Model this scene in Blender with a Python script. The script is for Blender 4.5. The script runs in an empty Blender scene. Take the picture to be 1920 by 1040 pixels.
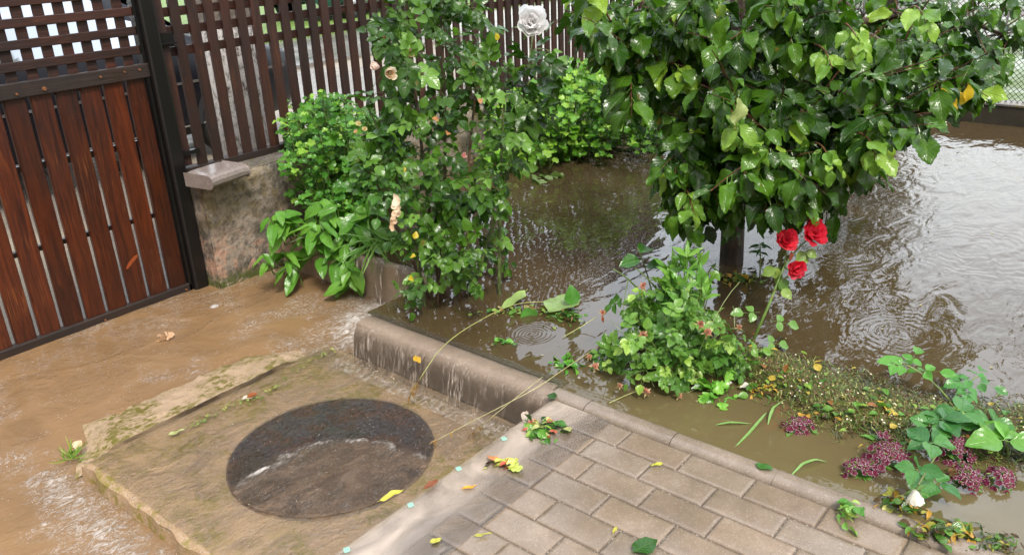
import bpy, math, random
import numpy as np
from mathutils import Vector, Matrix
random.seed(7); rng = np.random.default_rng(11)
S = bpy.context.scene; C = S.collection
# ------------------------------------------------------------------ camera
F = 1553.1; CAMZ = 1.43
M = np.array([[0.6336, -0.7728, -0.0369], [-0.3241, -0.2218, -0.9197], [0.7025, 0.5947, -0.3910]])
cam = bpy.data.cameras.new('camera'); camo = bpy.data.objects.new('camera', cam); C.objects.link(camo); S.camera = camo
cam.sensor_width = 36; cam.lens = F / 1920 * 36; cam.clip_start = 0.05; cam.clip_end = 500
mw = Matrix.Identity(4)
for i in range(3):
    mw[i][0] = M[0][i]; mw[i][1] = -M[1][i]; mw[i][2] = -M[2][i]
mw[2][3] = CAMZ
camo.matrix_world = mw
cam.dof.use_dof = True; cam.dof.focus_distance = 3.0; cam.dof.aperture_fstop = 8.0
# ------------------------------------------------------------------ sky, sun, exposure
W = bpy.data.worlds.new('World'); S.world = W; W.use_nodes = True
nt = W.node_tree; bg = nt.nodes['Background']
SUN_AZ = math.radians(235)   # compass-like angle of the sun measured from +X
SUN_EL = math.radians(52)
sky = nt.nodes.new('ShaderNodeTexSky'); sky.sky_type = 'NISHITA'; sky.sun_disc = False
sky.sun_elevation = SUN_EL; sky.sun_rotation = math.radians(90) - SUN_AZ
sky.dust_density = 6.0; sky.air_density = 1.6; sky.ozone_density = 1.0
hs = nt.nodes.new('ShaderNodeHueSaturation'); hs.inputs['Saturation'].default_value = 0.36
nt.links.new(sky.outputs[0], hs.inputs['Color'])
# broken overcast: cloud brightness varies over the dome
tc = nt.nodes.new('ShaderNodeTexCoord'); nz = nt.nodes.new('ShaderNodeTexNoise'); nz.inputs['Scale'].default_value = 2.2; nz.inputs['Detail'].default_value = 5
cr = nt.nodes.new('ShaderNodeMapRange'); cr.inputs['From Min'].default_value = .3; cr.inputs['From Max'].default_value = .7
cr.inputs['To Min'].default_value = .75; cr.inputs['To Max'].default_value = 1.3
mx = nt.nodes.new('ShaderNodeVectorMath'); mx.operation = 'SCALE'
nt.links.new(tc.outputs['Generated'], nz.inputs['Vector']); nt.links.new(nz.outputs['Fac'], cr.inputs['Value'])
nt.links.new(hs.outputs[0], mx.inputs[0]); nt.links.new(cr.outputs[0], mx.inputs['Scale'])
# added sky boost beyond the garden to brighten pond reflections, slightly dimmed behind the camera
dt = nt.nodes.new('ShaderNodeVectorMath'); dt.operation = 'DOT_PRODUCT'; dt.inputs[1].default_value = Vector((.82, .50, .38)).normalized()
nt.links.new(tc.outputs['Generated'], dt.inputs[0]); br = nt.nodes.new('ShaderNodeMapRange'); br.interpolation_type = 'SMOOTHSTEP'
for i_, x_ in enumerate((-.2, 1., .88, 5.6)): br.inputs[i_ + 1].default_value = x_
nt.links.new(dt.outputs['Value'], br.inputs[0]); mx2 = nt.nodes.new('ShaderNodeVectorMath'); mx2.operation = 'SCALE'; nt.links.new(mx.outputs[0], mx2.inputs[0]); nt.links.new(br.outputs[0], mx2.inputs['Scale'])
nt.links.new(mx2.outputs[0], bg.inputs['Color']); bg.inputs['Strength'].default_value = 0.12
sl = bpy.data.lights.new('sun', 'SUN'); sl.energy = 2.6; sl.angle = math.radians(11); sl.color = (1, .95, .88)
so = bpy.data.objects.new('sun', sl); C.objects.link(so)
sd = Vector((math.cos(SUN_AZ) * math.cos(SUN_EL), math.sin(SUN_AZ) * math.cos(SUN_EL), math.sin(SUN_EL)))
so.rotation_euler = sd.to_track_quat('Z', 'Y').to_euler(); so.location = (0, 0, 12)
S.view_settings.view_transform = 'Standard'; S.view_settings.look = 'None'; S.view_settings.exposure = 0.32; S.view_settings.gamma = 1
S.cycles.max_bounces = 6; S.cycles.transparent_max_bounces = 12; S.cycles.use_denoising = True
S.cycles.sample_clamp_indirect = 4; S.cycles.caustics_reflective = False; S.cycles.caustics_refractive = False
# ------------------------------------------------------------------ helpers
def ray(x, y):
    return M.T @ np.array([(x - 960) / F, (y - 520) / F, 1.])
def px(x, y, d):                       # point at forward distance d
    return np.array([0, 0, CAMZ]) + ray(x, y) * d
def gz(x, y, z=0.):                    # point on the level z
    r = ray(x, y); return np.array([0, 0, CAMZ]) + r * ((z - CAMZ) / r[2])
def srgb(r, g, b):
    f = lambda c: ((c / 255 + .055) / 1.055) ** 2.4 if c > 10 else c / 255 / 12.92
    return (f(r), f(g), f(b))
def tag(o, label=None, cat=None, group=None, kind=None):
    if label: o['label'] = label
    if cat: o['category'] = cat
    if group: o['group'] = group
    if kind: o['kind'] = kind
    return o
def empty(name, loc, label, cat, group=None, rz=0):
    o = bpy.data.objects.new(name, None); C.objects.link(o); o.location = tuple(loc); o.rotation_euler = (0, 0, rz)
    o.empty_display_size = .05
    return tag(o, label, cat, group)
def loc_of(parent):
    return np.array(parent.location) if parent else np.zeros(3)

class MB:
    """collects geometry in world space; build() links it as one mesh object"""
    def __init__(s): s.v = []; s.f = []; s.t = []; s.uv = []; s.n = 0; s.hasuv = False
    def add(s, v, f, tint=(1, 1, 1), uv=None):
        v = np.asarray(v, float).reshape(-1, 3); s.v.append(v)
        if len(f): 
            for q in f: s.f.append(tuple(int(i) + s.n for i in q))
        t = np.asarray(tint, float)
        s.t.append(np.broadcast_to(t, (len(v), 3)) if t.ndim == 1 else t)
        s.uv.append(np.zeros((len(v), 2)) if uv is None else np.asarray(uv, float))
        s.n += len(v)
    def box(s, x0, x1, y0, y1, z0, z1, tint=(1, 1, 1)):
        v = [(x, y, z) for z in (z0, z1) for y in (y0, y1) for x in (x0, x1)]
        s.add(v, [(0, 2, 3, 1), (4, 5, 7, 6), (0, 1, 5, 4), (2, 6, 7, 3), (0, 4, 6, 2), (1, 3, 7, 5)], tint)
    def tube(s, pts, rad, seg=6, tint=(1, 1, 1), cap=True):
        P = np.asarray(pts, float); n = len(P); R = np.broadcast_to(np.asarray(rad, float), (n,))
        T = np.gradient(P, axis=0); T /= np.linalg.norm(T, axis=1)[:, None] + 1e-12
        up = np.array([0, 0, 1.]) if abs(T[0, 2]) < .9 else np.array([1., 0, 0])
        u = np.cross(T[0], up); u /= np.linalg.norm(u); vs = []; uvs = []; L = 0
        for i in range(n):
            u = u - T[i] * (u @ T[i]); u /= np.linalg.norm(u) + 1e-12; w = np.cross(T[i], u)
            a = np.arange(seg) * 2 * np.pi / seg
            vs.append(P[i] + R[i] * (np.cos(a)[:, None] * u + np.sin(a)[:, None] * w))
            if i: L += np.linalg.norm(P[i] - P[i - 1])
            uvs.append(np.stack([a / 6.2832, np.full(seg, L)], 1))
        f = [(i * seg + j, i * seg + (j + 1) % seg, (i + 1) * seg + (j + 1) % seg, (i + 1) * seg + j) for i in range(n - 1) for j in range(seg)]
        if cap: f.append(tuple(range(seg))[::-1]); f.append(tuple((n - 1) * seg + j for j in range(seg)))
        s.add(np.concatenate(vs), f, tint, np.concatenate(uvs))
    def grid(s, X, Y, Z, tint=(1, 1, 1), uv=None, flip=False):
        a, b = X.shape; v = np.stack([X.ravel(), Y.ravel(), Z.ravel()], 1)
        I = np.arange(a * b).reshape(a, b)
        q = np.stack([I[:-1, :-1], I[1:, :-1], I[1:, 1:], I[:-1, 1:]], -1).reshape(-1, 4)
        if flip: q = q[:, ::-1]
        s.add(v, q.tolist(), tint, uv)
    def build(s, name, mat, parent=None, smooth=False, bevel=0, loc=None, bseg=2):
        me = bpy.data.meshes.new(name)
        V = np.concatenate(s.v) if s.v else np.zeros((0, 3))
        org = loc_of(parent) if parent is not None else (np.array(loc) if loc is not None else np.zeros(3))
        par_rot = 0
        # parent chain: parts are written in world space, so take off every ancestor's offset
        p = parent; off = np.zeros(3)
        while p is not None: off = off + np.array(p.location); p = p.parent
        if parent is None: off = org
        me.from_pydata((V - off).tolist(), [], s.f); me.update()
        T = np.concatenate(s.t); ca = me.color_attributes.new('tint', 'FLOAT_COLOR', 'POINT')
        ca.data.foreach_set('color', np.concatenate([T, np.ones((len(T), 1))], 1).ravel().astype(np.float32))
        uvl = me.uv_layers.new(name='UVMap'); li = np.zeros(len(me.loops), np.int32); me.loops.foreach_get('vertex_index', li)
        uvl.data.foreach_set('uv', np.concatenate(s.uv)[li].ravel().astype(np.float32))
        if smooth: me.polygons.foreach_set('use_smooth', [True] * len(me.polygons))
        me.materials.append(mat)
        o = bpy.data.objects.new(name, me); C.objects.link(o)
        if parent is not None: o.parent = parent
        else: o.location = tuple(off)
        if bevel:
            b = o.modifiers.new('bevel', 'BEVEL'); b.width = bevel; b.segments = bseg; b.limit_method = 'ANGLE'; b.angle_limit = math.radians(40)
        return o
# ------------------------------------------------------------------ materials
class N:
    """tiny node-graph writer"""
    def __init__(s, name):
        s.m = bpy.data.materials.new(name); s.m.use_nodes = True; s.t = s.m.node_tree
        s.b = s.t.nodes['Principled BSDF']; s.out = s.t.nodes['Material Output']; s.co = None
    def set(s, **k):
        for a, v in k.items():
            a = a.replace('_', ' ')
            if isinstance(v, bpy.types.NodeSocket): s.t.links.new(v, s.b.inputs[a])
            else: s.b.inputs[a].default_value = (*v, 1) if isinstance(v, tuple) and len(v) == 3 else v
        return s
    def obj(s):
        if not s.co: s.co = s.t.nodes.new('ShaderNodeTexCoord')
        return s.co.outputs['Object']
    def world(s):
        g = s.t.nodes.new('ShaderNodeNewGeometry'); return g.outputs['Position']
    def uv(s):
        if not s.co: s.co = s.t.nodes.new('ShaderNodeTexCoord')
        return s.co.outputs['UV']
    def mapping(s, v, scale=(1, 1, 1), rot=(0, 0, 0)):
        n = s.t.nodes.new('ShaderNodeMapping'); s.t.links.new(v, n.inputs[0]); n.inputs['Scale'].default_value = scale; n.inputs['Rotation'].default_value = rot
        return n.outputs[0]
    def noise(s, scale, detail=5, rough=.6, vec=None, dist=0, col=False):
        n = s.t.nodes.new('ShaderNodeTexNoise'); n.inputs['Scale'].default_value = scale; n.inputs['Detail'].default_value = detail
        n.inputs['Roughness'].default_value = rough; n.inputs['Distortion'].default_value = dist
        s.t.links.new(vec if vec is not None else s.world(), n.inputs['Vector']); return n.outputs['Color' if col else 'Fac']
    def voro(s, scale, vec=None, feat='F1', out='Distance', rnd=1):
        n = s.t.nodes.new('ShaderNodeTexVoronoi'); n.feature = feat; n.inputs['Scale'].default_value = scale; n.inputs['Randomness'].default_value = rnd
        s.t.links.new(vec if vec is not None else s.world(), n.inputs['Vector']); return n.outputs[out]
    def math(s, op, a, b=0., c=None, clamp=False):
        n = s.t.nodes.new('ShaderNodeMath'); n.operation = op; n.use_clamp = clamp
        for i, v in enumerate((a, b) if c is None else (a, b, c)):
            if isinstance(v, bpy.types.NodeSocket): s.t.links.new(v, n.inputs[i])
            else: n.inputs[i].default_value = v
        return n.outputs[0]
    def rng(s, v, a, b, c=0., d=1., smooth=False):
        n = s.t.nodes.new('ShaderNodeMapRange'); s.t.links.new(v, n.inputs[0])
        if smooth: n.interpolation_type = 'SMOOTHSTEP'
        for i, x in enumerate((a, b, c, d)): n.inputs[i + 1].default_value = x
        return n.outputs[0]
    def mix(s, f, a, b, blend='MIX'):
        n = s.t.nodes.new('ShaderNodeMix'); n.data_type = 'RGBA'; n.blend_type = blend; n.clamp_factor = True
        for sock, v in ((n.inputs[0], f), (n.inputs[6], a), (n.inputs[7], b)):
            if isinstance(v, bpy.types.NodeSocket): s.t.links.new(v, sock)
            else: sock.default_value = (*v, 1) if isinstance(v, tuple) else v
        return n.outputs[2]
    def attr(s, name='tint'):
        n = s.t.nodes.new('ShaderNodeAttribute'); n.attribute_name = name; return n.outputs['Color']
    def sep(s, v):
        n = s.t.nodes.new('ShaderNodeSeparateXYZ'); s.t.links.new(v, n.inputs[0]); return n.outputs
    def bump(s, h, strength=.5, dist=.01, normal=None):
        n = s.t.nodes.new('ShaderNodeBump'); n.inputs['Strength'].default_value = strength; n.inputs['Distance'].default_value = dist
        s.t.links.new(h, n.inputs['Height'])
        if normal is not None: s.t.links.new(normal, n.inputs['Normal'])
        s.t.links.new(n.outputs[0], s.b.inputs['Normal']); return n.outputs[0]
    def mixshader(s, fac, a, b):
        n = s.t.nodes.new('ShaderNodeMixShader')
        if isinstance(fac, bpy.types.NodeSocket): s.t.links.new(fac, n.inputs[0])
        else: n.inputs[0].default_value = fac
        s.t.links.new(a, n.inputs[1]); s.t.links.new(b, n.inputs[2]); s.t.links.new(n.outputs[0], s.out.inputs[0]); return n.outputs[0]

def leaf_material(name, rough=.17, veins=7, trans=.24, bumpd=.0012, coat=.0, gloss=.42):
    n = N(name); u = n.sep(n.uv()); a = n.math('ABSOLUTE', u[0]); v = u[1]
    mid = n.rng(a, .0, .07, 1, 0, True)
    ph = n.math('MULTIPLY', n.math('SUBTRACT', v, n.math('MULTIPLY', a, .38)), veins * 6.2832)
    si = n.math('SINE', ph); vein = n.rng(si, .86, 1., 0, 1, True)
    vv = n.math('MAXIMUM', mid, n.math('MULTIPLY', vein, .45))
    col = n.mix(n.math('MULTIPLY', vv, .22), n.attr(), (.30, .42, .10))
    nz_ = n.noise(55, 3, .6); col = n.mix(n.rng(nz_, .35, .7, 0, .38), col, n.mix(1., col, (.45, .55, .3), 'MULTIPLY'))
    hole = n.noise(14, 2, .5); sp = n.rng(hole, .7, .74, 0, .55); col = n.mix(sp, col, (.16, .10, .02))
    n.set(Base_Color=col, IOR=1.5)
    r = n.rng(n.noise(80, 2), .3, .7, rough * .7, rough * 1.7); n.set(Roughness=r)
    try: n.b.inputs['Specular IOR Level'].default_value = gloss
    except Exception: pass
    quilt = n.math('ADD', n.math('MULTIPLY', si, .16), n.math('MULTIPLY', mid, -1.2))
    drops = n.rng(n.voro(260, feat='F1'), .0, .28, 1, 0, True)
    dm = n.rng(n.noise(40, 1), .55, .6, 0, 1)
    h = n.math('ADD', n.math('ADD', quilt, n.math('MULTIPLY', n.noise(60, 3), 1.9)), n.math('MULTIPLY', n.math('MULTIPLY', drops, dm), .6))
    n.bump(h, .8, bumpd)
    tr = n.t.nodes.new('ShaderNodeBsdfTranslucent'); tc_ = n.mix(1., col, (1.25, 1.5, .55), 'MULTIPLY'); n.t.links.new(tc_, tr.inputs[0])
    n.mixshader(trans, n.b.outputs[0], tr.outputs[0]); return n.m
LEAF = leaf_material('wet_leaf')
LEAFB = leaf_material('wet_leaf_small', .17, 5, .24, .0009)
def simple(name, col, rough=.5, noise=None, amt=.3, bump=0, bscale=60, coat=0, metal=0, spec=.5, tint=False, dark=(.3, .3, .3)):
    n = N(name); c = n.attr() if tint else n.mix(0., col, col)
    if noise: c = n.mix(n.rng(n.noise(noise, 6, .65), .35, .7, 0, amt), c, n.mix(1., c, dark, 'MULTIPLY'))
    n.set(Base_Color=c, Roughness=rough, Metallic=metal, Coat_Weight=coat, Coat_Roughness=.08)
    if bump: n.bump(n.noise(bscale, 5, .7), .8, bump)
    return n.m
PETAL = N('petal'); 
_c = PETAL.attr(); PETAL.set(Base_Color=_c, Roughness=.5); PETAL.bump(PETAL.noise(60, 3), .6, .003)
_t = PETAL.t.nodes.new('ShaderNodeBsdfTranslucent'); PETAL.t.links.new(_c, _t.inputs[0]); PETAL.mixshader(.48, PETAL.b.outputs[0], _t.outputs[0]); PETAL = PETAL.m
STEM = simple('green_stem', (.1, .2, .03), .35, 40, .5, .001, 150, tint=True)
BARK = N('wet_bark'); 
_v = BARK.mapping(BARK.world(), (1, 1, .25)); _n = BARK.noise(45, 6, .7, _v)
BARK.set(Base_Color=BARK.mix(BARK.rng(_n, .40, .60), BARK.mix(1., BARK.attr(), (.3, .3, .3), 'MULTIPLY'), BARK.attr()), Roughness=.38); BARK.bump(_n, 1., .022); BARK = BARK.m

def wood(name, a, b, axis=2, wear=.15, rough=.33):
    n = N(name); sc = [26, 26, 26]; sc[axis] = 1.6
    g = n.noise(1.6, 6, .7, n.mapping(n.obj(), tuple(sc)), dist=1.5)
    sc2 = [90, 90, 90]; sc2[axis] = 3; fine = n.noise(2, 4, .6, n.mapping(n.obj(), tuple(sc2)))
    big = n.noise(3.2, 3, .6, n.mapping(n.world(), (1, 1, .5)))
    col = n.mix(n.rng(g, .32, .66), a, b); col = n.mix(n.rng(big, .38, .66, 0, .75), col, n.mix(1., col, (.32, .28, .28), 'MULTIPLY'))
    worn = n.math('MULTIPLY', n.rng(fine, .52, .72), n.rng(n.noise(5, 4, .6), .50, .68)); col = n.mix(n.math('MULTIPLY', worn, wear * 4), col, (.30, .10, .03))
    tintc = n.mix(1., col, n.attr(), 'MULTIPLY')
    n.set(Base_Color=tintc, Roughness=n.rng(big, .3, .7, rough * .8, rough * 1.6)); n.bump(n.math('ADD', g, n.math('MULTIPLY', fine, .5)), .5, .0035); return n.m
PLANK = wood('stained_plank', (.024, .006, .004), (.115, .024, .007))
PICKW = wood('dark_stained_picket', (.018, .007, .005), (.052, .017, .010), wear=.1, rough=.45)
RAILW = wood('dark_rail_wood', (.016, .009, .007), (.032, .018, .013), axis=0, wear=.02, rough=.5)
SLATW = wood('dark_slat_wood', (.018, .007, .005), (.050, .014, .008), axis=0, wear=.1, rough=.45)
BLACKM = N('black_painted_steel'); BLACKM.set(Base_Color=BLACKM.mix(BLACKM.rng(BLACKM.voro(90), .0, .1, .35, 0), (.006, .005, .005), (.05, .045, .04)), Roughness=.35); BLACKM.bump(BLACKM.noise(30, 4), .3, .003); BLACKM = BLACKM.m
RUST = simple('rusty_screw', (.18, .07, .025), .6, 80, .6, .001)

def concrete(name, base, warm, rough=.25, bumpd=.002, speck=.5, scale=1., moss=None, attr=False):
    n = N(name); p = n.world(); big = n.noise(3.5 * scale, 5, .65); med = n.noise(17 * scale, 6, .7); fine = n.noise(260, 3, .6)
    c = n.mix(n.rng(big, .35, .65), base, warm)
    c = n.mix(n.rng(med, .35, .7, 0, .55), c, n.mix(1., c, (.62, .6, .58), 'MULTIPLY'))
    grains = n.voro(330, out='Color'); gs = n.sep(grains); c = n.mix(n.rng(gs[0], .88, .93, 0, speck), c, (.5, .45, .4)); c = n.mix(n.rng(gs[1], .9, .95, 0, speck), c, (.05, .045, .04))
    if moss:
        mm = n.math('MULTIPLY', n.rng(n.noise(5, 6, .75), .47, .56), n.rng(n.noise(40, 4, .7), .38, .56)); c = n.mix(mm, c, moss)
    if attr:
        c = n.mix(1., c, n.attr(), 'MULTIPLY'); c = n.mix(n.rng(n.noise(2.3, 5, .7), .45, .68, 0, .45), c, (.13, .105, .07)); c = n.mix(n.rng(n.noise(7, 6, .8, dist=1), .60, .72, 0, .35), c, (.34, .29, .24))
    n.set(Base_Color=c, Roughness=n.rng(med, .3, .7, rough * .6, rough * 1.6)); n.bump(n.math('ADD', n.math('MULTIPLY', med, .8), n.math('MULTIPLY', fine, .5)), .7, bumpd); return n.m
PAVER = concrete('wet_concrete_paver', (.205, .155, .112), (.265, .205, .152), .13, .0005, .2, attr=True)
KERBM = concrete('wet_kerb_concrete', (.20, .158, .120), (.26, .208, .162), .14, .0007, .2)
GROUT = concrete('joint_sand', (.085, .064, .046), (.11, .085, .062), .3, .002)
SLABM = concrete('mossy_slab_concrete', (.33, .220, .120), (.42, .285, .175), .25, .0035, .6, moss=(.19, .155, .03))
WALLM = N('lichened_plaster')
def _wall():
    n = WALLM; p = n.world(); big = n.noise(6, 6, .7); med = n.noise(28, 6, .72); z = n.sep(p)[2]
    c = n.mix(n.rng(big, .40, .56), (.085, .075, .062), (.30, .25, .20))
    lich = n.math('MULTIPLY', n.rng(n.noise(9, 5, .7, dist=.5), .46, .58), n.rng(z, .0, .2)); c = n.mix(n.math('MULTIPLY', lich, .75), c, (.17, .125, .05))
    c = n.mix(n.math('MULTIPLY', n.rng(n.noise(11, 3, .6, dist=1), .52, .58), n.rng(z, .12, -.02)), c, (.40, .25, .18))
    c = n.mix(n.math('MULTIPLY', n.rng(med, .5, .62), .6), c, (.035, .032, .026))
    c = n.mix(n.math('MULTIPLY', n.rng(z, -.12, -.18), n.rng(med, .38, .5)), c, (.07, .085, .02))
    n.set(Base_Color=c, Roughness=.45); n.bump(n.math('ADD', big, n.math('MULTIPLY', med, .7)), 1., .014)
_wall(); WALLM = WALLM.m
STEPM = concrete('brown_wet_step', (.33, .245, .175), (.42, .32, .235), .18, .0015, .2)

def pond_mat():
    n = N('muddy_pond_water'); p = n.world(); s = n.sep(p)
    big = n.noise(1.2, 4, .6)
    c = n.mix(n.rng(big, .35, .7), (.058, .040, .019), (.078, .055, .027))
    # shallow water over the flowerbed beside the kerb shows the greenish bed
    sh = n.math('MULTIPLY', n.rng(s[0], 2.6, 2.05), n.rng(s[1], 1.7, 1.0)); c = n.mix(n.math('MULTIPLY', sh, .8), c, (.125, .10, .045))
    n.set(Base_Color=c, Roughness=.012, IOR=1.45); n.b.inputs['Specular IOR Level'].default_value = .8
    # ripples
    v1 = n.mapping(p, (1, 2.2, 1), (0, 0, math.radians(-38)))
    w1 = n.noise(5.0, 2, .45, v1, dist=.7); w2 = n.noise(17, 3, .55, n.mapping(p, (1, 1.6, 1), (0, 0, math.radians(-38)))); w3 = n.noise(60, 2, .5)
    amp = n.rng(n.math('SUBTRACT', s[0], n.math('MULTIPLY', s[1], .75)), .9, 3.8, .050, .42)
    h = n.math('ADD', n.math('MULTIPLY', w1, 1.0), n.math('ADD', n.math('MULTIPLY', w2, .16), n.math('MULTIPLY', w3, .010)))
    h = n.math('MULTIPLY', h, amp)
    for (rx, ry, R, k, A) in RIPPLES:
        dx = n.math('SUBTRACT', s[0], rx); dy = n.math('SUBTRACT', s[1], ry)
        d = n.math('SQRT', n.math('ADD', n.math('MULTIPLY', dx, dx), n.math('MULTIPLY', dy, dy)))
        d = n.math('ADD', d, n.math('MULTIPLY', n.math('SUBTRACT', w1, .5), R * .35)); en = n.math('MULTIPLY', n.rng(d, R * .55, R, 1, 0, True), n.rng(d, 0, R * .15, .3, 1))
        h = n.math('ADD', h, n.math('MULTIPLY', n.math('MULTIPLY', n.math('SINE', n.math('MULTIPLY', d, k)), en), A))
    n.bump(h, 1., .020)
    return n.m
g1 = gz(1000, 628); g2 = gz(1690, 628); g3 = gz(1830, 470); g4 = gz(1215, 560); g5 = gz(1560, 470); g6 = gz(1100, 330)
RIPPLES = [(g1[0], g1[1], .11, 380, .008), (g2[0], g2[1], .30, 190, .009), (g3[0], g3[1], .5, 120, .012), (g5[0], g5[1], .3, 150, .010), (g4[0], g4[1], .09, 300, .006), (g6[0], g6[1], .16, 210, .006), (3.5, .25, .2, 240, .008)]
PONDM = pond_mat()

def flow_mat(name, body, alpha0, alpha1, foam=True, vertical=False, rough=.06, fscale=1., fth=(.6, .68), stretch=(1, 1.6, 1), rot=0, falpha=1., bd=.012):
    """thin running water: clear where it is thin, muddy where it is thick, with white froth"""
    n = N(name); p = n.world(); v = n.mapping(p, stretch, (0, 0, rot))
    v2 = n.mapping(p, (1, 1 + (stretch[1] - 1) * .35, 1), (0, 0, rot))
    thick = n.noise(4 * fscale, 4, .55, v2, dist=1.4)
    fine = n.noise(26 * fscale, 4, .6, v2, dist=.9)
    al = n.rng(thick, .35, .65, alpha0, alpha1)
    att = n.sep(n.attr())            # tint.r = froth amount, tint.g = thickness factor
    al = n.math('MULTIPLY', al, att[1], clamp=True)
    c = n.mix(n.rng(thick, .3, .75), body, tuple(x * 1.12 for x in body))
    n.set(Roughness=rough, IOR=1.33); n.b.inputs['Specular IOR Level'].default_value = .55
    if foam:
        rid = n.math('SUBTRACT', 1., n.math('ABSOLUTE', n.math('SUBTRACT', n.math('MULTIPLY', n.noise(11 * fscale, 4, .6, v, dist=2.2), 2.), 1.)))
        rid2 = n.math('SUBTRACT', 1., n.math('ABSOLUTE', n.math('SUBTRACT', n.math('MULTIPLY', n.noise(31 * fscale, 3, .6, v, dist=1.5), 2.), 1.)))
        patch = n.rng(n.math('ADD', n.noise(3.5, 3, .6), n.math('MULTIPLY', n.math('SUBTRACT', att[0], .45), .45)), .46, .60)
        fil = n.math('MULTIPLY', n.math('MAXIMUM', n.rng(rid, .955, .99), n.math('MULTIPLY', n.rng(rid2, .94, .99), .8)), patch)
        clump = n.rng(n.math('ADD', n.noise(24 * fscale, 6, .8, v, dist=1.6), n.math('MULTIPLY', n.math('SUBTRACT', att[0], .5), .42)), fth[0], fth[1])
        fm = n.math('MAXIMUM', clump, n.math('MULTIPLY', n.math('MULTIPLY', fil, n.rng(n.noise(70, 3, .7), .35, .6)), .75)); dots = n.math('MULTIPLY', n.rng(n.voro(62), .07, .17, 1, 0), n.rng(n.math('ADD', n.noise(7, 3), n.math('MULTIPLY', att[0], .16)), .54, .60))
        fm = n.math('MAXIMUM', fm, n.math('MULTIPLY', dots, .8)); c = n.mix(n.math('MULTIPLY', fm, .85), c, (.72, .68, .64)); al = n.math('MAXIMUM', al, n.math('MULTIPLY', fm, falpha))
    n.set(Base_Color=c)
    hh = n.math('ADD', n.math('MULTIPLY', thick, .9), n.math('MULTIPLY', fine, .42))
    if foam: hh = n.math('ADD', hh, n.math('MULTIPLY', fm, .22)); n.set(Roughness=.035, IOR=1.42)
    bn = n.bump(hh, 1., bd)
    tr = n.t.nodes.new('ShaderNodeBsdfTransparent'); gl = n.t.nodes.new('ShaderNodeBsdfGlossy'); gl.inputs['Roughness'].default_value = .07; n.t.links.new(bn, gl.inputs['Normal'])
    fr = n.t.nodes.new('ShaderNodeFresnel'); fr.inputs[0].default_value = 1.48; n.t.links.new(bn, fr.inputs['Normal'])
    m1 = n.t.nodes.new('ShaderNodeMixShader'); n.t.links.new(fr.outputs[0], m1.inputs[0]); n.t.links.new(tr.outputs[0], m1.inputs[1]); n.t.links.new(gl.outputs[0], m1.inputs[2])
    n.mixshader(al, m1.outputs[0], n.b.outputs[0]); return n.m
DRIVEW = flow_mat('muddy_driveway_water', (.215, .130, .064), .84, 1., fth=(.61, .78), rot=math.radians(35), bd=.011, fscale=.75)
SLABW = flow_mat('thin_water_over_slab', (.36, .245, .13), .12, .48, fth=(.66, .86), stretch=(1, 2.6, 1), rot=math.radians(-60), fscale=1.4, bd=.011)
LIDW = flow_mat('turbulent_water_over_lid', (.21, .135, .085), .30, .72, fth=(.53, .72), stretch=(1, 4.0, 1), rot=math.radians(-70), fscale=1.6, bd=.024)
FILMW = flow_mat('water_film_on_paving', (.45, .37, .30), .28, .74, foam=False, stretch=(1, 3, 1), rot=math.radians(30), rough=.1, bd=.003)
def fall_mat():
    n = N('falling_water_sheet'); p = n.world(); v = n.mapping(p, (1, 1, .06)); st = n.noise(115, 4, .7, v); st2 = n.noise(22, 3, .6, v)
    att = n.sep(n.attr())
    m = n.math('MULTIPLY', n.rng(st, .49, .68), n.rng(st2, .42, .60, .10, 1)); m = n.math('MULTIPLY', m, att[0])
    n.set(Base_Color=(.60, .51, .43), Roughness=.12, IOR=1.33); bn = n.bump(n.math('ADD', st, st2), 1., .004)
    tr = n.t.nodes.new('ShaderNodeBsdfTransparent'); gl = n.t.nodes.new('ShaderNodeBsdfGlossy'); gl.inputs['Roughness'].default_value = .1; n.t.links.new(bn, gl.inputs['Normal'])
    fr = n.t.nodes.new('ShaderNodeFresnel'); fr.inputs[0].default_value = 1.4; n.t.links.new(bn, fr.inputs['Normal'])
    m1 = n.t.nodes.new('ShaderNodeMixShader'); n.t.links.new(fr.outputs[0], m1.inputs[0]); n.t.links.new(tr.outputs[0], m1.inputs[1]); n.t.links.new(gl.outputs[0], m1.inputs[2])
    n.mixshader(n.math('ADD', n.math('MULTIPLY', m, .95), .04), m1.outputs[0], n.b.outputs[0]); return n.m
FALLW = fall_mat()
# ------------------------------------------------------------------ the setting
def struct(o): o['kind'] = 'structure'; return o
m = MB(); m.box(-150, 150, -150, 150, -.75, -.6); 
GROUNDM = N('wet_ground'); 
_g = GROUNDM; _g.set(Base_Color=_g.mix(_g.rng(_g.noise(.6, 6), .4, .6), (.07, .075, .03), (.12, .095, .06)), Roughness=.6); GROUNDM = _g.m
struct(m.build('ground', GROUNDM))
# street and forecourt beyond the gate: pale wet gravel, a sheet of standing water further out
n = N('wet_gravel'); gv = n.noise(60, 5, .75); pud = n.rng(n.noise(.55, 4, .55), .45, .56)
n.set(Base_Color=n.mix(pud, n.mix(n.rng(gv, .3, .7), (.16, .13, .085), (.36, .31, .24)), (.20, .175, .15)), Roughness=n.rng(pud, 0, 1, .5, .05)); n.bump(gv, .5, .006); GRAVEL = n.m
m = MB(); m.box(-6, 16, 3.74, 9.2, -.6, -.2); struct(m.build('forecourt', GRAVEL))
n = N('flooded_street'); n.set(Base_Color=n.mix(n.rng(n.noise(.5, 5), .4, .6), (.26, .24, .21), (.17, .16, .15)), Roughness=n.rng(n.noise(.9, 3), .35, .65, .04, .3)); n.bump(n.noise(5, 4), .5, .012); STREETM = n.m
m = MB(); m.box(-60, 70, 9.2, 11.6, -.6, -.15); struct(m.build('street', STREETM))
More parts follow.
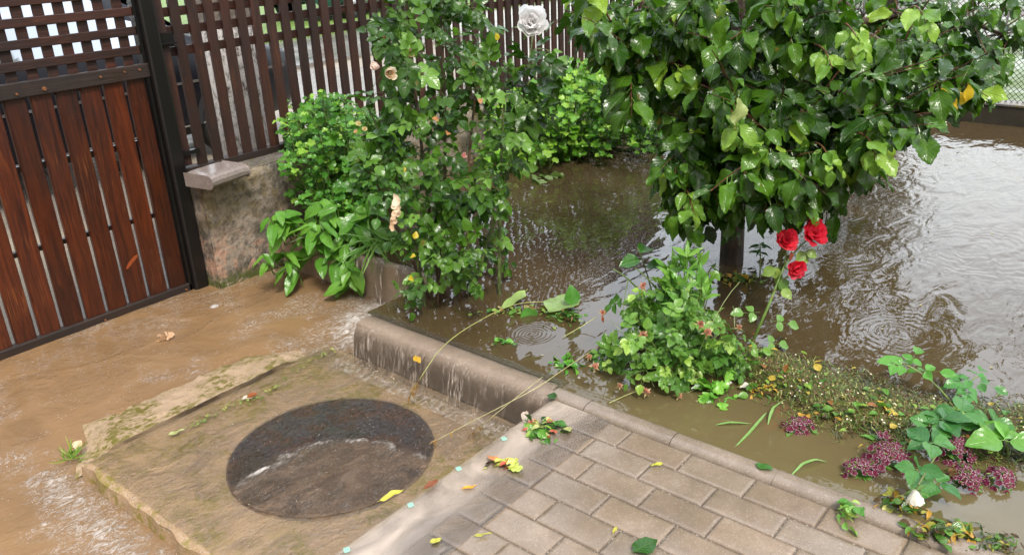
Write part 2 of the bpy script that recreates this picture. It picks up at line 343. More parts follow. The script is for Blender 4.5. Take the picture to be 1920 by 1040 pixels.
n = N('grass_verge'); n.set(Base_Color=n.mix(n.rng(n.noise(9, 6, .75), .35, .65), (.06, .13, .02), (.22, .34, .06)), Roughness=.6); n.bump(n.noise(50, 4), 1., .03); GRASSM = n.m
m = MB(); m.box(-60, 70, 11.6, 40, -.6, -.10); struct(m.build('verge', GRASSM))
# paving: pavers laid in running bond over sand, one surface
def height_noise(x, y, seed=0, s=1.):
    r = np.random.default_rng(seed); h = 0
    for k in range(9):
        a = r.uniform(0, 6.28); f = s * r.uniform(4, 26); h = h + np.sin((x * np.cos(a) + y * np.sin(a)) * f + r.uniform(0, 6.28) + 1.3 * np.sin(x * f * .3 + k)) / (1 + f * .12)
    return h * .25
pv = MB(); edges = [1.854, 1.757, 1.660, 1.557, 1.455, 1.353]
while edges[-1] > -1.6: edges.append(edges[-1] - .1015)
phase = [1.112, 1.181, 1.117, 1.197, 1.101, 1.203]
rr = random.Random(3)
for i in range(len(edges) - 1):
    x1, x0 = edges[i], edges[i + 1]; ph = phase[i] if i < 6 else phase[4 + i % 2] + rr.uniform(-.01, .01)
    ys = [ph + .199 * k for k in range(-14, 2)]; ys = [y for y in ys if y < 1.25]; ys.append(1.292)
    for a, b in zip(ys[:-1], ys[1:]):
        g = .0013; r = .004; t = rr.uniform(.86, 1.1); wv = rr.uniform(.97, 1.03); tint = (t * wv, t, t / wv)
        dz = rr.uniform(-.0012, .0012); sx, sy = rr.uniform(-.004, .004), rr.uniform(-.004, .004)
        X = np.array([x0 + g, x0 + g + r * .35, x0 + g + r, x0 + g + r * 3, x1 - g - r * 3, x1 - g - r, x1 - g - r * .35, x1 - g]); Y = np.array([a + g, a + g + r * .35, a + g + r, a + g + r * 3, b - g - r * 3, b - g - r, b - g - r * .35, b - g])
        prof = np.array([-.007, -.0025, -.0006, 0, 0, -.0006, -.0025, -.007])
        XX, YY = np.meshgrid(X, Y, indexing='ij'); ZZ = np.minimum(prof[:, None], prof[None, :]) + dz + sx * (XX - (x0 + x1) / 2) + sy * (YY - (a + b) / 2)
        XX = XX + .0012 * height_noise(XX * 3, YY * 9, 5); YY = YY + .0012 * height_noise(XX * 9, YY * 3, 6)
        pv.grid(XX, YY, ZZ, tint)
struct(pv.build('paving', PAVER, smooth=True))
m = MB(); m.box(-1.7, 1.856, -1.7, 1.30, -.3, -.0045); struct(m.build('paving_bed', GROUT))
# smooth concrete margin of the paving towards the sunken slab (rounded nose)
def extrude(m, prof, path0, path1, n, axis, jitter=0, tint=(1, 1, 1), flip=False):
    prof = np.array(prof); t = np.linspace(path0, path1, n); A = np.repeat(prof[:, 0][:, None], n, 1); Z = np.repeat(prof[:, 1][:, None], n, 1); T = np.repeat(t[None, :], len(prof), 0)
    A = A + jitter * height_noise(T * 2, A * 2, 3); Z = Z + jitter * .5 * height_noise(T * 3, A, 4)
    if axis == 'y': m.grid(A, T, Z, tint, flip=flip)
    else: m.grid(T, A, Z, tint, flip=flip)
m = MB(); extrude(m, [(1.291, -.01), (1.295, .0), (1.33, .001), (1.37, 0), (1.40, -.002), (1.418, -.008), (1.430, -.022), (1.437, -.05), (1.44, -.32)], -1.7, 1.856, 120, 'x', .004)
struct(m.build('paving_margin', KERBM, smooth=True))
# kerb: rounded concrete edging between paving and bed, its outer half a low overflowing wall
kerbp = [(-.000, -.012), (.002, .001), (.010, .0085), (.024, .0125), (.044, .0135), (.060, .010), (.070, .002), (.075, -.02), (.076, -.30)]
m = MB(); ys = [-2.0, -1.0, -.35, .12, .33 + .12, .74, .99, 1.16, 1.434]
ys = [-2.0, -1.2, -.45, .30, .675, .99, 1.30, 1.434]
for a, b in zip(ys[:-1], ys[1:]):
    pr = [(1.857 + x, z + .001 * (hash(round(a, 2)) % 3 - 1)) for x, z in kerbp]; extrude(m, pr, a + .0007, b - .0007, 30, 'y', .0025, flip=True)
struct(m.build('kerb', KERBM, smooth=True))
# low step wall the flood spills over
step = empty('low_retaining_wall', (1.9, 1.95, -.3), 'low brown concrete step wall with a rounded top, muddy flood water spilling over it', 'wall')
sp_ = [(1.822, -.34), (1.834, -.17), (1.845, -.10), (1.848, -.075), (1.852, -.050), (1.859, -.032), (1.869, -.017), (1.882, -.006), (1.898, .000), (1.93, .0), (1.96, -.004), (1.97, -.05)]
m = MB(); extrude(m, sp_, 1.436, 2.405, 90, 'y', .004, flip=True)
cap = MB(); yy = [(p[0], 2.405, p[1]) for p in sp_] + [(1.97, 2.405, -.34)]; m.add(yy, [tuple(range(len(yy)))])
m.build('face', STEPM, step, smooth=True)
m = MB(); m.box(1.868, 2.36, 2.32, 2.412, -.32, -.006); m.build('return_face', STEPM, step, bevel=.01)
m = MB(); m.box(2.362, 2.44, 2.33, 3.60, -.32, -.004); m.build('rear_face', STEPM, step, bevel=.012)
# garden wall (plastered plinth) that carries the picket fence
wl = empty('plastered_wall', (1.99, 3.75, -.3), 'short plastered garden wall stained with lichen, standing beside the black gate post', 'wall')
m = MB(); x = np.linspace(0, 1, 90); z = np.linspace(-.32, .355, 40); XX, ZZ = np.meshgrid(1.985 + x ** 1.6 * 4.9, z, indexing='ij')
YY = 3.61 + .006 * height_noise(XX * 2, ZZ * 6, 9) + .004 * height_noise(XX * 7, ZZ * 16, 10) + np.clip((XX - 2.0) * .0, 0, 1) - .012 * np.clip((-.02 - ZZ) / .3, 0, 1) + .02 * np.clip((ZZ - .33) / .03, 0, 1)
m.grid(XX, YY, ZZ, flip=False)
yv = np.linspace(3.61, 3.95, 16); YY2, ZZ2 = np.meshgrid(yv, z, indexing='ij'); XX2 = 1.985 + .008 * height_noise(YY2 * 5, ZZ2 * 6, 12) + .02 * np.clip((ZZ2 - .33) / .03, 0, 1) - .0; m.grid(XX2, YY2, ZZ2, flip=True)
m.build('plaster_face', WALLM, wl, smooth=True)
WALLTOP = concrete('mossy_wall_top', (.12, .11, .10), (.24, .20, .16), .25, .006, .3, moss=(.13, .11, .03))
m = MB(); XX, YY = np.meshgrid(1.995 + x ** 1.6 * 4.88, np.linspace(3.622, 3.95, 24), indexing='ij'); ZZ = .353 + .006 * height_noise(XX * 3, YY * 3, 14); m.grid(XX, YY, ZZ); m.build('wall_top', WALLTOP, wl, smooth=True)
m = MB(); m.box(1.99, 6.86, 3.94, 3.97, -.32, .34); m.build('back_face', WALLM, wl)
# a loose coping brick with a rounded nose on the wall end
cb = MB(); a0, a1, b0, b1 = 1.965, 2.235, 3.45, 3.63
pts = [gz(440, 308, .37)[:2]]
A_, B_, C_, D_ = [gz(*p, .405)[:2] for p in ((352, 322), (393, 337), (463, 308), (458, 297))]
L0 = gz(352, 318, .40)[:2]; L1 = gz(395, 337, .40)[:2]; R1 = gz(466, 313, .40)[:2]; R0 = gz(410, 296, .40)[:2]
prof = [(0, -.046), (-.014, -.043), (-.024, -.030), (-.026, -.012), (-.020, .004), (-.006, .013), (.02, .016), (1, .016), (1, -.046)]
u = (R1 - L1); Lw = np.linalg.norm(u); u /= Lw; w = np.array([-u[1], u[0]]); wid = .155
vs = []; fs = []; nn = 8
for k in range(nn):
    s_ = Lw * k / (nn - 1)
    for (o_, zz) in prof:
        oo = wid if o_ == 1 else o_
        q = L1 + u * s_ + w * (oo + .02); e = .006 if k in (0, nn - 1) else 0
        vs.append((q[0], q[1], .40 + zz - (e if zz > -.03 else 0)))
P_ = len(prof)
for k in range(nn - 1):
    for j in range(P_): fs.append((k * P_ + j, (k + 1) * P_ + j, (k + 1) * P_ + (j + 1) % P_, k * P_ + (j + 1) % P_))
fs.append(tuple(range(P_))[::-1]); fs.append(tuple((nn - 1) * P_ + j for j in range(P_)))
cb.add(vs, fs); o = cb.build('coping_brick', concrete('wet_grey_brick', (.20, .165, .15), (.25, .21, .19), .2, .001, .3), loc=(L1[0], L1[1], .355), bevel=.006)
tag(o, 'loose grey brick with a rounded nose lying on the end of the plastered wall', 'brick')

# sunken concrete slab round the manhole
sl_ = MB(); XX, YY = np.meshgrid(np.linspace(.83, 1.85, 70), np.linspace(.2, 2.62, 150), indexing='ij')
ex = np.clip((XX - .83) / .02, 0, 1); ez = np.clip((2.62 - YY) / .03, 0, 1)
ZZ = -.166 + .003 * height_noise(XX, YY, 21) + .0018 * height_noise(XX * 4, YY * 4, 22) - .010 * (1 - ex) ** 2 - .012 * (1 - ez)
dman = np.hypot(XX - 1.370, YY - 1.974)
ZZ = ZZ - .012 * (dman < .328)
XX = XX - .020 * height_noise(YY * 3, XX * 0, 23) * (1 - ex)
sl_.grid(XX, YY, ZZ)
yv = np.linspace(.2, 2.62, 150); xa = .83 - .020 * height_noise(yv * 3, yv * 0, 23)
sl_.grid(np.stack([xa - .03 + .01 * height_noise(yv * 4, yv, 24), xa - .012, xa]), np.stack([yv] * 3), np.stack([yv * 0 - .36, yv * 0 - .25, yv * 0 - .177]))
struct(sl_.build('concrete_slab', SLABM, smooth=True))
# mossy ledge of older driveway concrete behind the slab, just awash
lg = MB(); XX, YY = np.meshgrid(np.linspace(.80, 2.34, 190), np.linspace(2.628, 3.06, 60), indexing='ij')
yc = 2.63 + .012 * height_noise(XX * 3, XX * 0, 31)
ZZ = -.164 + .006 * height_noise(XX * 2, YY * 2, 32) + .0055 * height_noise(XX * 5, YY * 5, 33) + .012 * height_noise(XX * .9, YY * 1.3, 34) * np.clip((YY - 2.66) / .1, 0, 1) - .060 * np.clip((YY - 2.64) / .36, 0, 1.2) ** 1.1 - .09 * np.clip((.96 - XX) / .22, 0, 1) - .06 * np.clip((XX - 1.66 + .1 * height_noise(YY * 2, XX, 35)) / .25, 0, 1)
lg.grid(XX, YY, ZZ); struct(lg.build('mossy_ledge', concrete('mossy_ledge_concrete', (.40, .29, .18), (.47, .34, .23), .25, .005, .3, moss=(.13, .115, .018)), smooth=True))
# driveway bed under the muddy water
m = MB(); m.box(-3, 2.38, .0, 3.74, -.5, -.30); struct(m.build('driveway', SLABM))
# --- waters
def water_grid(x0, x1, y0, y1, nx, ny, z, amp, seed, sc=1., tint=None, name='', mat=None, zf=None):
    XX, YY = np.meshgrid(np.linspace(x0, x1, nx), np.linspace(y0, y1, ny), indexing='ij')
    ZZ = z + amp * height_noise(XX * sc, YY * sc, seed)
    if zf is not None: ZZ = ZZ + zf(XX, YY)
    T = np.zeros((nx * ny, 3)); f, k = tint(XX, YY); T[:, 0] = np.clip(f, 0, 1).ravel(); T[:, 1] = np.clip(k, 0, 1).ravel()
    m = MB(); m.grid(XX, YY, ZZ, T); o = struct(m.build(name, mat, smooth=True)); return o
def dwfoam(X, Y):
    f = .34 + 0 * X
    f = f + .95 * np.exp(-((X - 2.25) / .25) ** 2) * np.exp(-((Y - 2.72) / .17) ** 2)        # under the rear spill
    f = f + .35 * np.exp(-((X - 1.9) / .35) ** 2) * np.exp(-((Y - 2.62) / .12) ** 2)
    f = f + .22 * np.exp(-((Y - 3.70) / .03) ** 2)
    f = f + .50 * np.exp(-((X - .74) / .10) ** 2) * (Y < 2.75)
    f = f + .12 * np.exp(-((X - 2.0) / .3) ** 2) * np.exp(-((Y - 3.1) / .3) ** 2)
    return f, 1 + 0 * X
water_grid(-3, 2.39, 0.0, 3.76, 270, 190, -.203, .0035, 41, 1.3, dwfoam, 'driveway_water', DRIVEW, lambda X, Y: - .020 * np.clip((1.0 - X) / .16, 0, 1) * np.clip((2.95 - Y) / .3, 0, 1) )
def slabw(X, Y):
    d = np.hypot(X - 1.370, Y - 1.974)
    f = .22 + .62 * np.exp(-((X - 1.80) / .035) ** 2) + .35 * np.exp(-((X - 1.72) / .09) ** 2) * np.exp(-((Y - 1.6) / .2) ** 2)
    f = f + .3 * np.exp(-((Y - 1.47) / .04) ** 2) * (X > 1.2)
    k = .55 + .45 * np.clip((1.25 - X) / .3, 0, 1) + .9 * np.exp(-((X - 1.83) / .04) ** 2); return f, np.where(d < .333, .02, np.where(Y > 2.63, k * .12, k))
water_grid(.85, 1.853, .2, 2.622, 170, 390, -.157, .0022, 43, 2.0, slabw, 'slab_water', SLABW, lambda X, Y: -.004 * (1 - np.clip((X - .84) / .05, 0, 1)) ** 2 - .045 * np.clip((Y - 2.63) / .3, 0, 1) + .020 * np.exp(-((X - 1.835) / .028) ** 2) * (Y < 2.44) * (Y > 1.44))
def lidw(X, Y):
    d = np.hypot(X - 1.370, Y - 1.974); dd = (X - 1.370) * .62 + (Y - 1.974) * .78 + 1.9 * ((X - 1.370) * .78 - (Y - 1.974) * .62) ** 2 + .04 * height_noise(X * 5, Y * 5, 6)   # + is the upstream, thinly covered part of the lid
    t = np.clip((.075 + .03 * height_noise(X * 2, Y * 2, 5) - dd) / .03, 0, 1)
    hn = height_noise(X * 5, Y * 5, 8); f = .22 + .34 * t + (.30 + .6 * hn) * np.exp(-((dd - .055) / .022) ** 2) + .28 * np.clip(height_noise(X * 2.2 + Y, Y * 4.5 - X * 2, 9) - .1, 0, 1) * t ; f = f * np.clip((.36 - d) / .04, 0, 1)
    return f, np.where(d < .338, .10 + .9 * t, 0)
XX, YY = np.meshgrid(np.linspace(1.02, 1.72, 160), np.linspace(1.62, 2.32, 160), indexing='ij')
ZZ = -.1545 + .004 * height_noise(XX * 3, YY * 3, 45); f_, k_ = lidw(XX, YY); T = np.zeros((XX.size, 3)); T[:, 0] = np.clip(f_, 0, 1).ravel(); T[:, 1] = np.clip(k_, 0, 1).ravel()
mm = MB(); mm.grid(XX, YY, ZZ, T); keep = [q for q in mm.f if np.hypot(*(mm.v[0][q[0]][:2] - np.array([1.370, 1.974]))) < .340]; mm.f = keep
struct(mm.build('lid_water', LIDW, smooth=True))
# manhole cover with cast pattern
n = N('cast_iron_lid'); stud = n.voro(34, rnd=.25); fl = n.noise(75, 6, .85, dist=.6); blu = n.noise(9, 3)
n.set(Base_Color=n.mix(n.rng(fl, .40, .60), (.045, .034, .034), n.mix(n.rng(blu, .42, .55), (.34, .13, .08), (.20, .19, .24))), Roughness=.22, Metallic=.0); n.b.inputs['Base Color'].links and None
n.bump(n.math('ADD', n.rng(stud, .2, .35, 1, 0), n.math('MULTIPLY', fl, 1.4)), 1., .018); IRON = n.m
mc = empty('manhole_cover', (1.370, 1.974, -.20), 'large round dark manhole cover with muddy water swirling over it', 'manhole cover')
rad = np.array([0, .05, .10, .15, .20, .25, .268, .270, .278, .281]); hz = np.array([0, 0, 0, 0, 0, 0, 0, -.006, -.006, .0]) - .160; a = np.linspace(0, 2 * np.pi, 73)
m = MB(); RR, AA = np.meshgrid(rad, a, indexing='ij'); m.grid(1.370 + RR * np.cos(AA) * 1.11, 1.974 + RR * np.sin(AA) * 1.11, np.repeat(hz[:, None], 73, 1)); m.build('lid', IRON, mc, smooth=True)
rad = np.array([.282, .283, .306, .308]); hz = np.array([-.19, -.161, -.162, -.2]); m = MB(); RR, AA = np.meshgrid(rad, a, indexing='ij'); m.grid(1.370 + RR * np.cos(AA) * 1.11, 1.974 + RR * np.sin(AA) * 1.11, np.repeat(hz[:, None], 73, 1)); m.build('rim', IRON, mc, smooth=True)
# pond
XX, YY = np.meshgrid(np.concatenate([np.concatenate([[1.905, 1.925, 1.945], np.linspace(1.965, 3.2, 58)]), np.linspace(3.25, 6.64, 50)]), np.concatenate([np.linspace(-4, 0, 20), np.linspace(.05, 3.62, 100)]), indexing='ij')
YY2 = YY.copy(); ZZ = .0045 + .0012 * height_noise(XX, YY, 51)
ZZ = ZZ - .004 * np.clip((1.96 - XX) / .05, 0, 1)
m = MB(); m.grid(XX, YY2, ZZ)
V = m.v[0]; m.f = [q for q in m.f if not (min(V[i][1] for i in q) > 2.40 and max(V[i][0] for i in q) < 2.40) and not (min(V[i][1] for i in q) > 1.43 and max(V[i][0] for i in q) < 1.955)]
struct(m.build('flood_water', PONDM, smooth=True))
# sheet of water running over the step wall
sheet = [(1.97, .0052), (1.925, .0055), (1.897, .0050), (1.880, -.001), (1.863, -.014), (1.848, -.040), (1.840, -.095), (1.829, -.160), (1.822, -.175)]
m = MB(); pr = np.array(sheet); t = np.linspace(1.437, 2.412, 120); A = np.repeat(pr[:, 0][:, None], 120, 1); Z = np.repeat(pr[:, 1][:, None], 120, 1); Tm = np.repeat(t[None, :], len(pr), 0)
A = A - .003 * height_noise(Tm * 9, A, 5)
fr_ = np.array([0, 0, .15, .5, .9, 1, 1, 1.1, 1.3])[:, None] * (.55 + .75 * np.exp(-((Tm - 1.9) / .14) ** 2) + .35 * np.exp(-((Tm - 2.3) / .12) ** 2)); TT = np.zeros((A.size, 3)); TT[:, 0] = fr_.ravel()
m.grid(A, Tm, Z, TT, flip=True); struct(m.build('spilling_water', FALLW, smooth=True))
m = MB(); 
for (y0, y1, k) in ((2.44, 2.50, 1.4), (2.60, 2.70, 2.2), (2.78, 2.84, 2.2), (2.90, 2.98, 2.), (3.08, 3.14, 2.), (3.20, 3.25, 1.6)):
    t = np.linspace(y0, y1, 12); pr = np.array([(2.40, .004), (2.372, .003), (2.352, -.012), (2.342, -.06), (2.335, -.13), (2.33, -.2)]); A = np.repeat(pr[:, 0][:, None], 12, 1) - .004 * np.sin(t * 300); Z = np.repeat(pr[:, 1][:, None], 12, 1); Tm = np.repeat(t[None, :], 6, 0); Tm = Tm + (Tm - (y0 + y1) / 2) * (Z * 1.5)
    m.grid(A, Tm, Z, (k, 0, 0), flip=True)
struct(m.build('spilling_water', FALLW, smooth=True))
# foam curbs at the feet of the falls
FOAM = N('froth'); FOAM.set(Base_Color=FOAM.mix(FOAM.rng(FOAM.noise(70, 4), .4, .6), (.42, .34, .27), (.72, .68, .62)), Roughness=.3); FOAM.bump(FOAM.noise(90, 5), 1., .004)
_tr = FOAM.t.nodes.new('ShaderNodeBsdfTransparent'); FOAM.mixshader(FOAM.rng(FOAM.noise(52, 6, .85), .46, .78, 0, .8), _tr.outputs[0], FOAM.b.outputs[0]); FOAM = FOAM.m
m = MB(); XX, YY = np.meshgrid(np.linspace(1.745, 1.832, 18), np.linspace(1.46, 2.46, 200), indexing='ij'); m.grid(XX, YY, -.157 + .005 * np.sin((XX - 1.745) / .087 * 3.14) + .0015 * height_noise(XX * 6, YY * 6, 61)); 
XX, YY = np.meshgrid(np.linspace(2.22, 2.36, 20), np.linspace(2.40, 3.0, 90), indexing='ij'); m.grid(XX, YY, -.202 + .014 * np.exp(-((XX - 2.30) / .04) ** 2) + .004 * height_noise(XX * 6, YY * 6, 62))
o = m.build('foam', FOAM, smooth=True); o['kind'] = 'stuff'; tag(o, 'white froth where the spilling water lands', 'foam')
# film of water on the paving margin
XX, YY = np.meshgrid(np.linspace(.6, 1.853, 130), np.linspace(1.19, 1.428, 60), indexing='ij')
k = np.clip((YY - 1.245 - .05 * height_noise(XX * 1.5, XX * 0, 71)) / .10, 0, 1); T = np.zeros((XX.size, 3)); T[:, 1] = k.ravel()
m = MB(); m.grid(XX, YY, .0032 + .0006 * height_noise(XX * 4, YY * 4, 72) - .010 * np.clip((YY - 1.40) / .028, 0, 1) ** 2, T); struct(m.build('paving_film', FILMW, smooth=True))
# ------------------------------------------------------------------ gate, post, picket fence
YG = 3.735
gate = empty('wooden_gate', (1.2, YG, -.2), 'dark red-brown wooden gate of wide vertical planks with a woven lattice top', 'gate')
rw = random.Random(5)
gaps = [.8605 + .1038 * k for k in range(-9, 10)]
for i in range(-8, 10):
    x0 = 1.793 + .1038 * (i - 9) + .006; x1 = x0 + .1038 - .0175
    if i == 9: x0, x1 = 1.800, 1.884
    if x0 < .1: continue
    m = MB(); nzz = 30; t = rw.uniform(.6, 1.2); xs = np.array([x0, x0 + .004, x1 - .004, x1]); zs = np.linspace(-.185, .865, nzz); XX, ZZ = np.meshgrid(xs, zs, indexing='ij')
    wob = np.array([-1, -1, 1, 1])[:, None] * .0018 * height_noise(ZZ * 2 + i, ZZ * 0 + i, i + 90); XX = XX + wob
    YF = np.array([.006, .0, .0, .006])[:, None] + YG + .004 + 0 * ZZ; m.grid(XX, YF, ZZ, (t, t, t)); m.grid(XX[[0, -1]][:, :] * 1., np.stack([YF[0] + .018, YF[-1] + .018]), ZZ[[0, -1]], (t, t, t), flip=True)
    m.grid(np.stack([XX[0], XX[0]]), np.stack([YF[0] + .018, YF[0]]), np.stack([ZZ[0]] * 2), (t, t, t)); m.grid(np.stack([XX[-1], XX[-1]]), np.stack([YF[-1], YF[-1] + .018]), np.stack([ZZ[0]] * 2), (t, t, t))
    m.build('plank', PLANK, gate)
# knot scar on one plank
m = MB(); a_ = px(0, 0, 1); zc = .03
sc = [(1.6, .0)]; P0 = [1.598, .010]; 
m.add([(1.602, YG + .0015, .008), (1.612, YG + .0012, .004), (1.668, YG + .0012, .046), (1.672, YG + .0015, .060), (1.655, YG + .001, .058), (1.62, YG + .001, .034)], [(0, 1, 2, 3, 4, 5)]); m.build('knot_scar', simple('bare_orange_wood', (.28, .06, .015), .5, 60, .4), gate)
m = MB(); m.box(.05, 1.908, YG - .014, YG + .002, .853, .917); m.build('middle_rail', RAILW, gate, bevel=.005)
m = MB(); m.box(.05, 1.905, YG - .010, YG + .030, -.30, -.166); m.build('bottom_rail', RAILW, gate, bevel=.006)
for (x, z, r) in ((1.44, .876, .010), (1.33, .872, .006), (1.79, .893, .005), (1.86, .893, .006), (1.68, .888, .006), (1.17, .88, .006), (1.865, -.19, .006), (1.45, -.195, .006), (.98, -.19, .006)):
    m = MB(); m.tube([(x, YG - .020, z), (x, YG - .013, z)], [r * .75, r], 10); m.build('screw', RUST, gate)
for k in range(7):                                                # lattice: level slats woven over upright ones
    z0 = 1.0 - .041 + .082 * k - .0; z0 = .9995 - .0 + .082 * (k) - .041 + .0; z1 = z0 + 0
    a = .9575 + .0825 * k; t = rw.uniform(.7, 1.3)
    m = MB(); m.box(.05, 1.888, YG - .002, YG + .010, a, a + .0375, (t, t, t)); m.build('lattice_slat', SLATW, gate, bevel=.003)
for k in range(-10, 6):
    x0 = 1.481 + .0825 * k; t = rw.uniform(.7, 1.3)
    if x0 < .1 or x0 > 1.85: continue
    m = MB(); m.box(x0, x0 + .044, YG + .012, YG + .026, .84, 1.56, (t, t, t)); m.build('lattice_slat', SLATW, gate, bevel=.003)
# the steel frame behind the gate boards
m = MB(); 
for (x0, x1, z0, z1) in ((.05, 1.88, .55, .575), (.05, 1.88, .20, .222)): m.box(x0, x1, YG + .028, YG + .05, z0, z1)
m.build('steel_frame', BLACKM, gate)
post = empty('gate_post', (1.95, YG, -.3), 'tall black painted steel gate post between wooden gate and garden wall', 'post')
m = MB(); m.box(1.906, 1.982, YG - .035, YG + .05, -.35, 1.75); m.build('upright', BLACKM, post, bevel=.012)
m = MB(); m.box(1.888, 1.902, YG - .01, YG + .03, -.30, 1.7); m.build('stop_strip', BLACKM, post)
m = MB(); m.box(1.984, 2.075, YG + .028, YG + .055, .985, 1.03); m.box(1.984, 2.085, YG + .022, YG + .056, .978, .985); m.build('bracket', BLACKM, post)
m = MB(); m.box(1.984, 2.10, YG + .028, YG + .055, .455, .475); m.build('bracket', BLACKM, post)
fence = empty('picket_fence', (2.0, 3.80, .36), 'dark brown wooden picket fence with crossed top rails, standing on the plastered wall', 'fence')
YF = 3.80; FT = 1.62
for i in range(0, 55):
    xc = 2.035 + .0866 * i; 
    if xc > 6.8: break
    t = rw.uniform(.6, 1.35); dx = rw.uniform(-.004, .004); lean = rw.uniform(-.004, .004)
    m = MB(); w_ = .0245; zs = np.linspace(.385 if i else .40, FT, 12); 
    wob = .0015 * height_noise(zs * 2, zs * 0 + i, 200 + i); prof = [(-w_, 0), (-w_, -.018), (w_, -.018), (w_, 0)]
    X = np.array([[xc + dx + p[0] + lean * (z - .4) + wb for z, wb in zip(zs, wob)] for p in prof + prof[:1]]); Y = np.array([[YF + p[1] for z in zs] for p in prof + prof[:1]]); Z = np.repeat(zs[None, :], 5, 0)
    m.grid(X, Y, Z, (t, t, t), flip=True); m.build('picket', PICKW, fence, bevel=.0)
for k, z in enumerate((.918, 1.012, 1.096, 1.18, 1.26)):
    m = MB(); m.box(2.0, 6.8, YF + .002, YF + .018, z - .0, z + .042); m.build('rail', SLATW, fence, bevel=.003)
m = MB(); m.box(1.99, 6.84, YF - .02, YF + .035, .352, .388); m.build('bottom_rail', RAILW, fence, bevel=.004)
